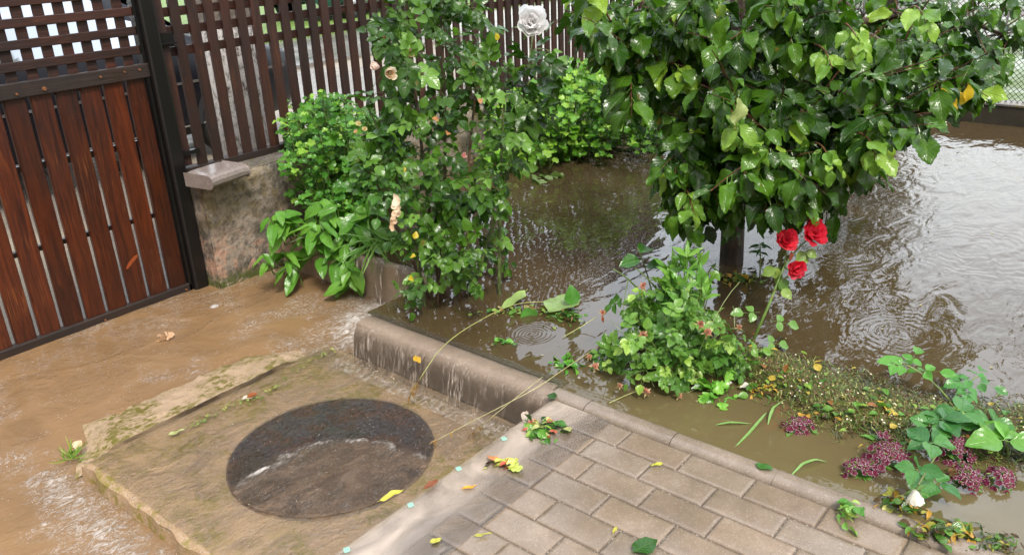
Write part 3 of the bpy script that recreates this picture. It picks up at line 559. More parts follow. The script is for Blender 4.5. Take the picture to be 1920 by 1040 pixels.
# ------------------------------------------------------------------ cars beyond the fence
GLASS = simple('sky_mirroring_car_glass', (.55, .6, .66), .05, metal=.85); RUBBER = simple('rubber', (.012, .012, .012), .6); CHROME = simple('chrome_trim', (.6, .6, .62), .15, metal=1); RIM = simple('wheel_rim', (.5, .5, .52), .3, metal=.8)
REDL = simple('tail_light_red', (.5, .01, .01), .2); WHITEL = simple('headlamp_glass', (.55, .57, .6), .08)
def make_car(loc, rz, paint, label, kind='car'):
    root = empty('parked_car', loc, label, 'car', 'cars parked beyond the fence', rz)
    L, Wd = 4.2, 1.68
    # station: x, bottom, belt, roof, half width at belt, half width at roof
    st = [(-2.1, .38, .78, .80, .62, .5), (-2.02, .26, .86, .90, .76, .60), (-1.75, .24, .90, 1.18, .82, .58), (-1.3, .22, .90, 1.40, .84, .60), (-.4, .22, .90, 1.46, .84, .62), (.35, .22, .90, 1.40, .84, .62), (.8, .22, .89, 1.18, .84, .64), (1.1, .22, .88, .95, .84, .72), (1.5, .22, .84, .88, .82, .70), (1.9, .24, .74, .78, .78, .62), (2.06, .28, .64, .66, .68, .52), (2.1, .38, .56, .57, .60, .45)]
    def sect(s):
        x, b, be, ro, w1, w2 = s
        h = [(-w1 * .9, b), (-w1 * 1.0, b + .12), (-w1 * 1.03, (b + be) / 2), (-w1, be - .03), (-w1 * .96, be), (-(w1 * .4 + w2 * .6), be * .45 + ro * .55), (-w2, ro - .05), (-w2 * .8, ro - .01), (0, ro + .01)]
        return h + [(-y, z) for y, z in h[-2::-1]]
    rows = np.array([[(s[0], y, z) for (y, z) in sect(s)] for s in st]); ca, sa = math.cos(rz), math.sin(rz)
    def place(P): P = np.asarray(P, float).reshape(-1, 3); return P.copy()
    def bd(m, name, mat, parent, **k):
        o = m.build(name, mat, None, **k); o.parent = parent; return o
    m = MB(); m.grid(rows[:, :, 0], rows[:, :, 1], rows[:, :, 2]); nn = rows.shape[1]
    m.f.append(tuple(range(nn))); m.f.append(tuple((len(st) - 1) * nn + j for j in range(nn))[::-1])
    body = bd(m, 'body', paint, root, smooth=True)
    for s in (-1, 1):
        for (a, b_) in ((2, 4), (4, 6)):
            m = MB(); q = []
            for i in range(a, b_ + 1):
                x, b0, be, ro, w1, w2 = st[i]; sh = .05 if i == a else (-.05 if i == b_ else 0)
                q.append([(x + sh, s * (w1 * .96 + .006), be + .02), (x + sh, s * (w1 * .4 + w2 * .6 + .007), be * .45 + ro * .55), (x + sh, s * (w2 + .008), ro - .07)])
            q = np.array(q); m.grid(q[:, :, 0], q[:, :, 1], q[:, :, 2], flip=(s > 0)); bd(m, 'side_window', GLASS, body)
        m = MB(); m.box(-1.9, 1.8, s * .865 - .006, s * .865 + .006, .62, .64); bd(m, 'trim_strip', CHROME, body)
        m = MB(); m.box(-1.5, 1.3, s * .845 - .006, s * .845 + .006, .30, .312); bd(m, 'trim_strip', CHROME, body)
        m = MB(); m.tube([(.78, s * .84, .93), (.76, s * .95, .96)], [.03, .07], 10); m.tube([(.74, s * .92, .95), (.74, s * 1.03, .96)], [.075, .06], 10); bd(m, 'mirror', paint, body, smooth=True)
        m = MB(); m.tube([(-.2, s * .86, .76), (-.02, s * .875, .76)], .014, 6); bd(m, 'door_handle', CHROME, body)
        m = MB(); m.tube([(2.0, s * .52, .58), (2.09, s * .50, .57)], [.12, .09], 14); bd(m, 'headlight', WHITEL, root, smooth=True)
        m = MB(); m.box(-2.115, -2.0, s * .62 - .1, s * .62 + .1, .62, .84); bd(m, 'tail_light', REDL, root, bevel=.02)
    m = MB(); q = []
    for i, off in ((6, .0), (7, .0)):
        x, b0, be, ro, w1, w2 = st[i]; q.append([(x + .02, y, ro + .012 - abs(y) * .04 + .01) for y in np.linspace(-w2 * .9, w2 * .9, 7)])
    x, b0, be, ro, w1, w2 = st[5]; q.insert(0, [(x + .08, y, ro - .0 + .012 - abs(y) * .04) for y in np.linspace(-w2 * .9, w2 * .9, 7)])
    q = np.array(q); m.grid(q[:, :, 0], q[:, :, 1], q[:, :, 2]); bd(m, 'windscreen', GLASS, body)
    m = MB(); m.box(2.085, 2.112, -.3, .3, .40, .50); bd(m, 'number_plate', WHITEL, root)
    for x in (-1.27, 1.28):
        for s in (-1, 1):
            wp = bpy.data.objects.new('wheel', None); C.objects.link(wp); wp.parent = root; wp.location = (x, s * .76, .30)
            m = MB(); a = np.linspace(0, 2 * np.pi, 33); R_ = np.array([.18, .2, .28, .30, .30, .28, .2, .18]); Yy = np.array([-.09, -.10, -.10, -.075, .075, .10, .10, .09]); RR, AA = np.meshgrid(R_, a, indexing='ij')
            m.grid(RR * np.cos(AA), np.repeat(Yy[:, None], 33, 1), RR * np.sin(AA)); bd(m, 'tyre', RUBBER, wp, smooth=True)
            m = MB(); m.tube([(0, s * .05, 0), (0, s * .085, 0)], [.18, .17], 24, cap=True)
            for k in range(7):
                a_ = k * 6.283 / 7; m.tube([(0, s * .095, 0), (.16 * math.cos(a_), s * .09, .16 * math.sin(a_))], .018, 5)
            bd(m, 'rim', RIM, wp)
            m = MB(); a = np.linspace(0, np.pi, 15); RR, AA = np.meshgrid([.31, .36], a, indexing='ij'); m.grid(RR * np.cos(AA) + 0, np.full(RR.shape, s * .10), RR * np.sin(AA)); bd(m, 'wheel_arch', RUBBER, wp)
    return root
BLACKP = simple('black_car_paint', (.006, .006, .009), .30); BLACKP.node_tree.nodes['Principled BSDF'].inputs['Specular IOR Level'].default_value = .22; TEALP = simple('teal_car_paint', (.01, .07, .065), .15, coat=1)
make_car((2.38, 6.75, -.2), math.radians(3), BLACKP, 'black car with its side towards the garden, close behind the gate and the whitewashed trunk')
make_car((11.9, 14.0, -.12), math.radians(14), TEALP, 'dark teal car with a red tail light, farther off across the grass verge')
# ------------------------------------------------------------------ whitewashed tree beyond the fence
n = N('limewashed_bark'); p = n.world(); zz = n.sep(p)[2]; v = n.mapping(p, (1, 1, .5)); r_ = n.noise(38, 6, .8, v)
edge = n.math('ADD', zz, n.math('MULTIPLY', n.noise(14), .12)); wm = n.math('MULTIPLY', n.rng(edge, 1.02, 1.0), n.rng(r_, .40, .50)); wm = n.math('MULTIPLY', wm, n.rng(zz, .15, .45, .45, 1))
n.set(Base_Color=n.mix(wm, n.mix(n.rng(r_, .3, .6), (.05, .04, .03), (.24, .20, .16)), (.74, .71, .69)), Roughness=.5); n.bump(r_, 1., .02); LIME = n.m
wt = empty('whitewashed_tree', (2.80, 4.45, -.2), 'thick tree trunk painted white with limewash, just behind the picket fence', 'tree')
m = MB(); m.tube([(2.78, 4.45, -.3), (2.80, 4.46, .2), (2.82, 4.47, .8), (2.84, 4.5, 1.6), (2.87, 4.6, 2.6)], [.215, .185, .172, .165, .15], 40, cap=False)
V = m.v[0]; V[:, :2] += .006 * np.stack([height_noise(V[:, 2] * 3, V[:, 0] * 30, 7), height_noise(V[:, 2] * 3, V[:, 1] * 30, 8)], 1); m.build('trunk', LIME, wt, smooth=True)
# ------------------------------------------------------------------ leaves
def leaf_tpl(L=1., Wd=.5, kind='oval', nv=8, nu=2, fold=.25, curl=.25, wave=.04, seed=0, stalk=.18, serr=.0):
    """one leaf along +X, face up +Z; returns verts, uv, faces"""
    r = np.random.default_rng(abs(seed)); t = np.linspace(0, 1, nv + 1)
    if kind == 'oval': w = np.sin(np.pi * t ** .85) ** .8 * (1 - .3 * t ** 3)
    elif kind == 'apple': w = np.clip(np.sin(np.pi * t ** .82), 0, 1) ** .8 * (1 - .25 * t ** 4)
    elif kind == 'heart': w = (t + .0) ** .38 * (1 - t) ** .85 * 1.75
    elif kind == 'lance': w = np.sin(np.pi * t ** .8) ** 1.1
    elif kind == 'lobed': w = (np.sin(np.pi * t ** .75) ** .7) * (.48 + .52 * np.abs(np.sin(np.pi * (t * 3.0 + .15)))) * 1.05
    elif kind == 'petal': w = np.clip(t, 0, 1) ** .55 * (1 - .55 * t ** 6)
    w = w * Wd / 2
    if kind == 'petal': w[-1] *= .75
    if serr: w = w * (1 + serr * np.where(np.arange(nv + 1) % 2, 1, -1)); 
    w[0] = max(w[0], .004 * L); 
    if kind != 'petal': w[-1] = .002
    us = np.linspace(-1, 1, 2 * nu + 1); X = np.zeros((nv + 1, len(us))); Y = X.copy(); Z = X.copy()
    ph = r.uniform(0, 6.28, 4); cur = curl * r.uniform(.5, 1.4); tw = r.uniform(-.25, .25); side = r.uniform(-.12, .12)
    for j, u in enumerate(us):
        sweep = {'heart': -.16 * np.clip(1 - t * 3.0, 0, 1) * L, 'lobed': .10 * L * np.abs(np.sin(np.pi * (t * 3.0 + .15))) * abs(u), }.get(kind, .03 * L * serr * 10 * (np.arange(nv + 1) % 2))
        X[:, j] = L * t + sweep * abs(u) - side * L * 0
        Y[:, j] = w * u + side * L * np.sin(np.pi * t) * .5
        Z[:, j] = fold * np.abs(w * u) - cur * L * t ** 2 * .5 + wave * L * np.sin(t * 9 + ph[0 if u < 0 else 1]) * abs(u) ** 1.5 + tw * w * u * t + .012 * L * np.sin(t * 21 + ph[2]) * abs(u)
    V = np.stack([X.ravel(), Y.ravel(), Z.ravel()], 1); UV = np.stack([np.repeat(us[None, :], nv + 1, 0).ravel(), np.repeat(t[:, None], len(us), 1).ravel()], 1)
    I = np.arange(V.shape[0]).reshape(nv + 1, -1); Q = np.stack([I[:-1, :-1], I[1:, :-1], I[1:, 1:], I[:-1, 1:]], -1).reshape(-1, 4)
    if stalk:
        n0 = len(V); sw = .012 * L; s = np.array([[-stalk * L, -sw, .02 * L], [-stalk * L, sw, .02 * L], [0.01 * L, sw, 0], [0.01 * L, -sw, 0]]); V = np.concatenate([V, s]); UV = np.concatenate([UV, np.zeros((4, 2))]); Q = np.concatenate([Q, [[n0, n0 + 3, n0 + 2, n0 + 1]]])
        V[:, 0] += stalk * L
    return V, UV, Q
def xform(tpl, R, p, s=1.):
    return tpl[0] @ (R.T * s) + p, tpl[1], tpl[2]
def frame(d, n):
    d = d / (np.linalg.norm(d) + 1e-9); n = n - d * (n @ d); ln = np.linalg.norm(n)
    if ln < 1e-4: n = np.cross(d, [.3, .8, .5]); ln = np.linalg.norm(n)
    n = n / ln; y = np.cross(n, d); return np.stack([d, y, n], 1)
def combine(parts):
    V, U, Q, o = [], [], [], 0
    for v, u, q in parts: V.append(v); U.append(u); Q.append(q + o); o += len(v)
    return np.concatenate(V), np.concatenate(U), np.concatenate(Q)
def compound(n_pairs=2, L=1., lw=.75, seed=0, kind='oval', serr=.03):
    """pinnate leaf: terminal leaflet and pairs along a rachis (rose)"""
    r = np.random.default_rng(seed); parts = []; d0 = np.array([1., 0, 0]); up = np.array([0, 0, 1.])
    st = np.array([[0, -.008, 0], [0, .008, 0], [1.15, .006, 0], [1.15, -.006, 0]]) * L; parts.append((st, np.zeros((4, 2)), np.array([[0, 3, 2, 1]])))
    for k in range(n_pairs):
        for s in (-1, 1):
            d = np.array([.55, s * .85, r.uniform(-.25, .1)]); t = leaf_tpl(.72 * L * r.uniform(.85, 1.1), lw * .72 * L, kind, 6, 2, .3, .35, .03, seed * 31 + k * 7 + s, .06, serr)
            parts.append(xform(t, frame(d, up + r.normal(0, .2, 3)), np.array([(.45 + .5 * k) * L, 0, 0])))
    t = leaf_tpl(.85 * L, lw * .85 * L, kind, 6, 2, .3, .35, .03, seed * 31 + 99, .1, serr); parts.append(xform(t, frame(d0 + r.normal(0, .1, 3), up), np.array([1.1 * L, 0, 0])))
    return combine(parts)
class Leaves:
    def __init__(s): s.V = []; s.U = []; s.Q = []; s.T = []; s.n = 0
    def put(s, tpl, p, d, nrm, sc, tint):
        v, u, q = xform(tpl, frame(np.asarray(d, float), np.asarray(nrm, float)), np.asarray(p, float), sc)
        s.V.append(v); s.U.append(u); s.Q.append(q + s.n); s.T.append(np.broadcast_to(np.asarray(tint, float), (len(v), 3))); s.n += len(v)
    def build(s, name, mat, parent=None, loc=None):
        m = MB(); m.v = [np.concatenate(s.V)]; m.uv = [np.concatenate(s.U)]; m.t = [np.concatenate(s.T)]; m.f = np.concatenate(s.Q).tolist(); m.n = s.n
        return m.build(name, mat, parent, smooth=True, loc=loc)
def inpoly(x, y, poly):
    c = False; j = len(poly) - 1
    for i in range(len(poly)):
        xi, yi = poly[i]; xj, yj = poly[j]
        if (yi > y) != (yj > y) and x < (xj - xi) * (y - yi) / (yj - yi) + xi: c = not c
        j = i
    return c
def sample_region(poly, d0, d1, n, r, bias=1.):
    xs = [p[0] for p in poly]; ys = [p[1] for p in poly]; out = []
    while len(out) < n:
        x, y = r.uniform(min(xs), max(xs)), r.uniform(min(ys), max(ys))
        if inpoly(x, y, poly): out.append(px(x, y, d0 + (d1 - d0) * r.random() ** bias))
    return out
def mixc(a, b, t): return tuple(x * (1 - t) + y * t for x, y in zip(a, b))
TPL = {
 'apple': [leaf_tpl(1., r_, 'apple', 16, 3, fo_, cu_, wa_, k, .22, .05) for k, (r_, fo_, cu_, wa_) in enumerate(((.62, .3, .4, .05), (.7, .15, .6, .08), (.56, .6, .2, .05), (.66, .2, .9, .06), (.74, .1, .3, .10), (.58, .45, 1.1, .07), (.68, .25, -.2, .08), (.44, .8, .5, .09)))],
 'rose': [compound(2 if k % 3 else 1, 1., .8, k) for k in range(8)],
 'roseleaf': [leaf_tpl(1., .82, 'oval', 8, 2, .35, .35, .03, k, .1, .03) for k in range(6)],
 'lobed': [leaf_tpl(1., r_, 'lobed', 15, 2, .25, .5, .06, k, .3) for k, r_ in enumerate((.85, .95, .75, .9, 1.0, .8))],
 'heart': [leaf_tpl(1., r_, 'heart', 10, 3, .35, .55, .03, k, .18) for k, r_ in enumerate((.62, .7, .66, .58, .74, .62))],
 'lance': [leaf_tpl(1., r_, 'lance', 8, 1, .4, .6, .03, k, .03) for k, r_ in enumerate((.28, .34, .24, .38))],
}
def bez(a, b, c, n=8):
    a, b, c = map(np.asarray, (a, b, c)); t = np.linspace(0, 1, n)[:, None]; return a * (1 - t) ** 2 + 2 * b * t * (1 - t) + c * t * t
CAMP = np.array([0, 0, CAMZ])
def leafy_twig(LV, ST, start, end, n, kind, size, cols, r, hang=.6, sag=.05, from_=.3, rad=.004, face=.35, stemcol=(.10, .12, .03), spread=.9):
    start = np.asarray(start); end = np.asarray(end); midp = (start + end) / 2 + np.array([0, 0, sag]) + r.normal(0, .015, 3)
    P = bez(start, midp, end, 7)
    if ST is not None: ST.tube(P, np.linspace(rad, rad * .4, 7), 5, stemcol, cap=False)
    ax = P[-1] - P[0]; ax /= np.linalg.norm(ax) + 1e-9
    for k in range(n):
        t = from_ + (1 - from_) * (k + r.random() * .6) / n; i = min(int(t * 6), 5); f = t * 6 - i; p = P[i] * (1 - f) + P[i + 1] * f
        an = k * 2.4 + r.uniform(-.5, .5); u = np.cross(ax, [0, 0, 1.]); u /= np.linalg.norm(u) + 1e-9; v = np.cross(ax, u); side = u * np.cos(an) + v * np.sin(an)
        d = ax * .45 + side * spread + np.array([0, 0, -hang]) + r.normal(0, .15, 3)
        cam_ = CAMP - p; cam_ /= np.linalg.norm(cam_); out = side.copy(); out[2] = abs(out[2])
        nrm = np.array([0, 0, .75]) + out * .3 + cam_ * face + r.normal(0, .28, 3)
        tp = TPL[kind][r.integers(len(TPL[kind]))]; tip = max(0, (t - .8) / .2)
        c = mixc(cols[0], cols[1], min(1, r.random() ** 1.6)); 
        if len(cols) > 2 and r.random() < cols[3]: c = cols[2]
        LV.put(tp, p, d, nrm, size * r.uniform(.5, 1.15) * (1 - .3 * tip), c)
# ------------------------------------------------------------------ blooms
def petal_tpls(seed=0): return [leaf_tpl(1., r_, 'petal', 6, 3, .5, -.9, .07, seed + k, 0) for k, r_ in enumerate((1.0, .9, 1.1, .95))]
PT = petal_tpls(3)
def rose_bloom(center, axis, rad, col, r, layers=5, open_=.9, parent=None, name='bloom', wilt=0., mats=None, label=None, grp=None):
    L = Leaves(); axis = np.asarray(axis, float); axis /= np.linalg.norm(axis); u = np.cross(axis, [.31, .2, .9]); u /= np.linalg.norm(u); v = np.cross(axis, u)
    for l in range(layers):
        q = (l + 1) / layers; n_ = 3 + l * 1 + (l > 1) * 1; tilt = (.25 + .95 * q) * open_; ln = rad * (.55 + .5 * q)
        for k in range(n_):
            a = 6.283 * k / n_ + l * 1.1 + r.uniform(-.2, .2); side = u * np.cos(a) + v * np.sin(a); tl = tilt + r.uniform(-.12, .12)
            d = axis * np.cos(tl) + side * np.sin(tl) + r.normal(0, wilt, 3); nrm = axis * np.sin(tl) - side * np.cos(tl)
            base = np.asarray(center) - axis * rad * .45 + side * rad * .04 * l
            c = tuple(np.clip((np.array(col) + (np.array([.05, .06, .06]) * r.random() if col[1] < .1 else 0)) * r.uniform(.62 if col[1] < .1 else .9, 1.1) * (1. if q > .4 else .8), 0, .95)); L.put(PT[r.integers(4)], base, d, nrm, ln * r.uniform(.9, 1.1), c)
    o = L.build(name, PETAL, parent, loc=None if parent else center)
    return o
def sepals(m_leaves, center, axis, rad, r, col=(.12, .22, .05)):
    axis = np.asarray(axis, float); axis /= np.linalg.norm(axis); u = np.cross(axis, [.31, .2, .9]); u /= np.linalg.norm(u); v = np.cross(axis, u)
    for k in range(5):
        a = k * 1.2566; side = u * np.cos(a) + v * np.sin(a); m_leaves.put(TPL['lance'][k % 4], np.asarray(center) - axis * rad * .45, side + axis * .1 + r.normal(0, .15, 3), axis, rad * 1.1, col)
# ------------------------------------------------------------------ apple tree standing in the flood
R1 = np.random.default_rng(101)
AD = (.018, .060, .006); AM = (.085, .200, .012); AL = (.24, .38, .04); AY = (.50, .34, .02)
at_ = empty('apple_tree', (3.27, 1.47, -.1), 'low spreading apple tree with large glossy leaves, its dark trunk standing in the flood water', 'tree')
tb = np.array([3.265, 1.468, -.1])
trunk = [tb, tb + [0, 0, .1], tb + [.0, .01, .5], tb + [-.01, .03, .9], tb + [.0, .05, 1.25], tb + [.05, .06, 1.7]]
m = MB(); m.tube(trunk, [.062, .053, .046, .042, .038, .03], 18, (.075, .045, .028)); V = m.v[0]; V[:, :2] += .004 * np.stack([height_noise(V[:, 2] * 4, V[:, 0] * 60, 7), height_noise(V[:, 2] * 4, V[:, 1] * 60, 8)], 1)
m.build('trunk', BARK, at_, smooth=True)
crown_poly = [(1035, -120), (1045, 10), (1075, 60), (1105, 130), (1150, 195), (1200, 245), (1245, 250), (1290, 280), (1310, 340), (1345, 395), (1440, 415), (1520, 415), (1550, 385), (1625, 385), (1650, 310), (1680, 270), (1760, 260), (1790, 210), (1850, 180), (1890, 140), (1800, 110), (1700, 60), (1640, -10), (1600, -120)]
low_poly = [(1185, 345), (1220, 310), (1300, 290), (1370, 300), (1370, 410), (1320, 445), (1270, 430), (1225, 400)]
core_poly = [(1230, 60), (1700, 60), (1640, 260), (1560, 340), (1440, 385), (1360, 370), (1290, 250)]
right_poly = [(1640, -100), (1950, -100), (1950, 60), (1900, 150), (1760, 130)]
crown = Leaves(); twigs = MB(); limbs = []
limb_ends = [px(1180, 120, 3.1), px(1290, 300, 3.1), px(1450, 300, 2.9), px(1600, 260, 3.0), px(1760, 140, 3.3), px(1620, 40, 3.9), px(1300, 20, 3.9), px(1480, 60, 2.95), px(1250, 60, 3.1), px(1880, 60, 3.7), px(1100, 60, 4.0)]
limb_pts = []
for k, e in enumerate(limb_ends):
    s = tb + np.array([0, .03, .72 + .09 * (k % 6)]); mid = (s + e) / 2 + np.array([0, 0, .22]); P = bez(s, mid, e, 12) + R1.normal(0, .008, (12, 3)); P[0] = s
    m = MB(); m.tube(P, np.linspace(.026, .007, 12), 9, (.08, .045, .028)); m.build('branch', BARK, at_, smooth=True); limb_pts.append(P[4:])
LP = np.concatenate(limb_pts)
def nearest(p): 
    d = np.linalg.norm(LP - p, axis=1) + .0 * np.abs(LP[:, 2] - p[2]); return LP[np.argmin(d)]
cols = (AD, AM, AL, .025)
for poly, d0, d1, n_, sz in ((crown_poly, 2.6, 3.05, 85, .108), (crown_poly, 3.05, 3.6, 110, .105), (crown_poly, 3.6, 4.5, 90, .10), (core_poly, 2.75, 3.35, 45, .108), (low_poly, 2.85, 3.3, 34, .10), ([(1580, 40), (1880, 50), (1880, 170), (1790, 230), (1690, 280), (1600, 300)], 2.95, 3.7, 34, .10), ([(1240, 380), (1400, 380), (1385, 440), (1290, 465)], 3.0, 3.4, 14, .09), ([(1380, 370), (1590, 370), (1560, 425), (1440, 440)], 2.8, 3.3, 14, .10), (right_poly, 3.2, 4.2, 16, .10)):
    for e in sample_region(poly, d0, d1, n_, R1):
        b = nearest(e); v = e - b; ln = np.linalg.norm(v); s = e - v / ln * min(ln, .34) + R1.normal(0, .02, 3)
        if ln > .36: twigs.tube(bez(b, (b + s) / 2 + [0, 0, .05], s, 5), [.006, .005, .0045, .004, .004], 5, (.07, .04, .02), cap=False)
        fresh = R1.random() < .03
        leafy_twig(crown, twigs, s, e, int(R1.integers(8, 13)), 'apple', sz, (mixc(AD, AM, .5), AL, AL, .3) if fresh else cols, R1, hang=.8, sag=.03, from_=.1, rad=.0035, face=.32, stemcol=(.16, .05, .02), spread=.7)
# bright young shoots at the tips the photograph shows
for (x, y, d) in ((1620, 90, 2.62), (1560, 130, 2.68), (1300, 400, 2.85), (1640, 300, 2.70), (1420, 300, 2.72), (1560, 320, 2.72), (1380, 250, 2.65), (1740, 60, 2.9)):
    e = px(x, y, d); leafy_twig(crown, twigs, e + np.array([.10, .10, .06]), e, 7, 'apple', .085, ((.11, .24, .03), (.26, .42, .06)), R1, hang=.7, face=.9, spread=.7, stemcol=(.2, .08, .02))
for (x, y, d) in ((1815, 150, 2.9), (1800, 165, 2.92), (1770, 150, 2.95), (1480, 415, 2.95)):
    crown.put(TPL['apple'][R1.integers(8)], px(x, y, d), [.2, -.1, -1], [-.6, -.6, .4], .07, (.62, .42, .03))
crown.put(TPL['apple'][4], px(1385, 170, 2.55), [.02, -.05, -1], [-.2, -1., .1], .10, (.38, .45, .18))
twigs.build('twigs', BARK, at_, smooth=True); crown.build('crown', LEAF, at_)
# ------------------------------------------------------------------ shrubs along the fence
def shrub(name, label, cat, base, polys, kind, size, cols, seed, mat, tl=.2, group=None, lean_up=.7, leaves=(7, 11), hang=.35, rad=.004, face=.4, stemcol=(.09, .14, .03), stems=True):
    r = np.random.default_rng(seed); root = empty(name, base, label, cat, group); L = Leaves(); T = MB(); base = np.asarray(base)
    for (poly, d0, d1, n_) in polys:
        for e in sample_region(poly, d0, d1, n_, r):
            if e[2] < .03 and hang < .8: e[2] = .03 + r.random() * .04
            dirv = (e - base); dirv[2] = abs(dirv[2]) + .2; dirv /= np.linalg.norm(dirv); s = e - (dirv * (1 - lean_up) + np.array([0, 0, lean_up])) * tl * r.uniform(.7, 1.2)
            if stems and r.random() < .35: T.tube(bez(base + r.normal(0, .05, 3) * [1, 1, 0], (base + s) / 2 + [0, 0, .1] + r.normal(0, .03, 3), s, 6), np.linspace(rad * 1.5, rad, 6), 5, stemcol, cap=False)
            leafy_twig(L, T, s, e, int(r.integers(*leaves)), kind, size, cols, r, hang=hang, face=face, rad=rad, stemcol=stemcol, sag=.01)
    T.build('stems', STEM, root, smooth=True); L.build('foliage', mat, root); return root
BD = (.045, .16, .018); BM = (.13, .33, .035); BL = (.26, .46, .06)
shrub('leafy_bush', 'bright green bush of small lobed leaves, spilling over the garden wall beside the grey brick', 'bush', (2.62, 3.42, -.05),
      [([(530, 350), (522, 270), (530, 210), (570, 165), (640, 180), (700, 200), (760, 260), (770, 380), (640, 390)], 3.95, 4.6, 190)], 'lobed', .058, (BD, BM, BL, .15), 5, LEAFB, tl=.16, leaves=(8, 12), face=.55)
shrub('leafy_bush', 'long low light green bush along the fence, left of the apple tree', 'bush', (4.6, 3.35, -.05),
      [([(880, 300), (900, 200), (960, 160), (1030, 130), (1090, 95), (1160, 110), (1280, 170), (1290, 255), (1180, 262), (1080, 285), (1000, 300)], 5.0, 5.9, 260)], 'lobed', .070, ((.07, .21, .018), (.22, .45, .04), (.28, .48, .06), .18), 6, LEAFB, tl=.2, leaves=(8, 12), face=.55)
shrub('heart_leaved_shrub', 'light green shrub with large pointed heart-shaped leaves hanging over the spilling water', 'bush', (2.55, 3.15, -.05),
      [([(500, 400), (560, 375), (640, 350), (720, 350), (760, 420), (700, 470), (640, 480), (560, 455), (505, 450), (485, 430)], 3.85, 4.25, 46), ([(590, 480), (650, 470), (660, 500), (600, 500)], 3.85, 4.0, 4), ([(490, 470), (540, 460), (545, 490), (500, 495)], 3.95, 4.05, 4)], 'heart', .115, ((.09, .25, .03), (.20, .42, .06)), 8, LEAF, tl=.16, leaves=(4, 6), hang=.9, face=.6)
# strappy grass between the shrub and the rose
r = np.random.default_rng(33); gt = Leaves()
for k in range(26):
    b = px(705 + r.uniform(-15, 15), 450 + r.uniform(-10, 10), 3.72); d = np.array([r.normal(0, .4), r.normal(0, .4), r.uniform(-.9, .5)]); gt.put(leaf_tpl(1., .05, 'lance', 8, 1, .5, 1.1, .01, k, 0), b, d, [-.5, -.5, 1], r.uniform(.12, .22), mixc((.08, .22, .03), (.22, .40, .08), r.random()))
o = gt.build('grass_tuft', LEAFB, loc=px(705, 450, 3.72)); tag(o, 'tuft of long narrow grass blades drooping over the step wall', 'grass tuft')
# ------------------------------------------------------------------ tall rose bush
RD = (.022, .072, .008); RM = (.085, .195, .018); RLt = (.15, .30, .05)
R2 = np.random.default_rng(202); rb = empty('tall_rose_bush', (2.25, 2.28, -.05), 'tall dark green rose bush with faded cream roses, beside the step wall', 'rose bush')
canes = [((2.12, 2.27), (745, 555), (690, 200), 3.35), ((2.16, 2.24), (838, 560), (820, -40), 3.45), ((2.25, 2.2), (870, 560), (900, 100), 3.5), ((2.38, 2.09), (935, 555), (950, 130), 3.62), ((2.2, 2.3), (760, 560), (700, 330), 3.3), ((2.3, 2.2), (900, 560), (1000, 60), 3.62), ((2.2, 2.25), (850, 560), (760, -30), 3.4)]
rl = Leaves(); cane_pts = []
for k, (b, p0, p1, d) in enumerate(canes):
    s = np.array([b[0], b[1], -.03]); e = px(p1[0], p1[1], d); mid = (s + e) / 2 + R2.normal(0, .04, 3) + np.array([0, 0, .05]); P = bez(s, mid, e, 14)
    m = MB(); m.tube(P, np.linspace(.009, .004, 14), 7, (.11, .16, .03) if k in (0, 3, 5) else (.12, .065, .03))
    for q in range(12):
        i = R2.integers(1, 12); dd = R2.normal(0, 1, 3); dd /= np.linalg.norm(dd); m.tube([P[i], P[i] + dd * .018], [.003, .0003], 4, (.22, .08, .04))
    m.build('cane', BARK, rb, smooth=True); cane_pts.append(P[2:])
CP = np.concatenate(cane_pts); tw = MB()
def rose_fill(poly, d0, d1, n_, sz, cols, rr_, LV, TW, pts, lv=(2, 5), kind='rose'):
    for e in sample_region(poly, d0, d1, n_, rr_):
        b = pts[np.argmin(np.linalg.norm(pts - e, axis=1))]; v = e - b; ln = np.linalg.norm(v) + 1e-6; s = e - v / ln * min(ln, .16)
        if ln > .17: TW.tube(bez(b, (b + s) / 2 + [0, 0, .02], s, 5), .0022, 4, (.09, .14, .03), cap=False)
        leafy_twig(LV, TW, s, e, int(rr_.integers(*lv)), kind, sz, cols, rr_, hang=.35, sag=.02, rad=.002, face=.5, stemcol=(.12, .18, .04))
rose_fill([(670, -60), (700, 30), (700, 120), (715, 200), (760, 240), (880, 235), (930, 170), (925, 60), (900, -60)], 3.15, 3.75, 86, .070, (RD, RM, RLt, .10), R2, rl, tw, CP)
rose_fill([(680, 215), (900, 215), (985, 230), (990, 300), (950, 330), (930, 420), (880, 480), (790, 470), (740, 400), (730, 330), (670, 300)], 3.15, 3.7, 78, .068, (RD, RM, RLt, .18), R2, rl, tw, CP)
rose_fill([(740, 440), (960, 420), (950, 470), (900, 540), (860, 560), (800, 540), (770, 520)], 3.1, 3.6, 26, .055, (RD, RM, RLt, .35), R2, rl, tw, CP)
rose_fill([(735, 540), (770, 545), (770, 575), (745, 580)], 3.2, 3.3, 4, .04, (RD, RM), R2, rl, tw, CP)
rose_fill([(900, 100), (1010, 75), (1060, 120), (1060, 170), (1010, 240), (930, 260), (905, 200)], 3.4, 3.75, 20, .076, (RD, RM, RLt, .06), R2, rl, tw, CP)
rose_fill([(660, 260), (740, 270), (740, 400), (690, 400)], 3.15, 3.35, 12, .055, ((.06, .17, .03), (.14, .30, .06)), R2, rl, tw, CP)
for k in range(9): e = px(R2.uniform(720, 940), R2.uniform(60, 540), 3.12 + .2 * R2.random()); rl.put(TPL['roseleaf'][k % 6], e, R2.normal(0, 1, 3), -ray(e[0], e[1]) + [0, 0, 1], .03, (.55, .42, .04) if k % 3 else (.45, .2, .08))
CR = (.86, .76, .66)
b1 = px(997, 42, 3.3); sepals(rl, b1, [-.4, -.5, .5], .06, R2); 
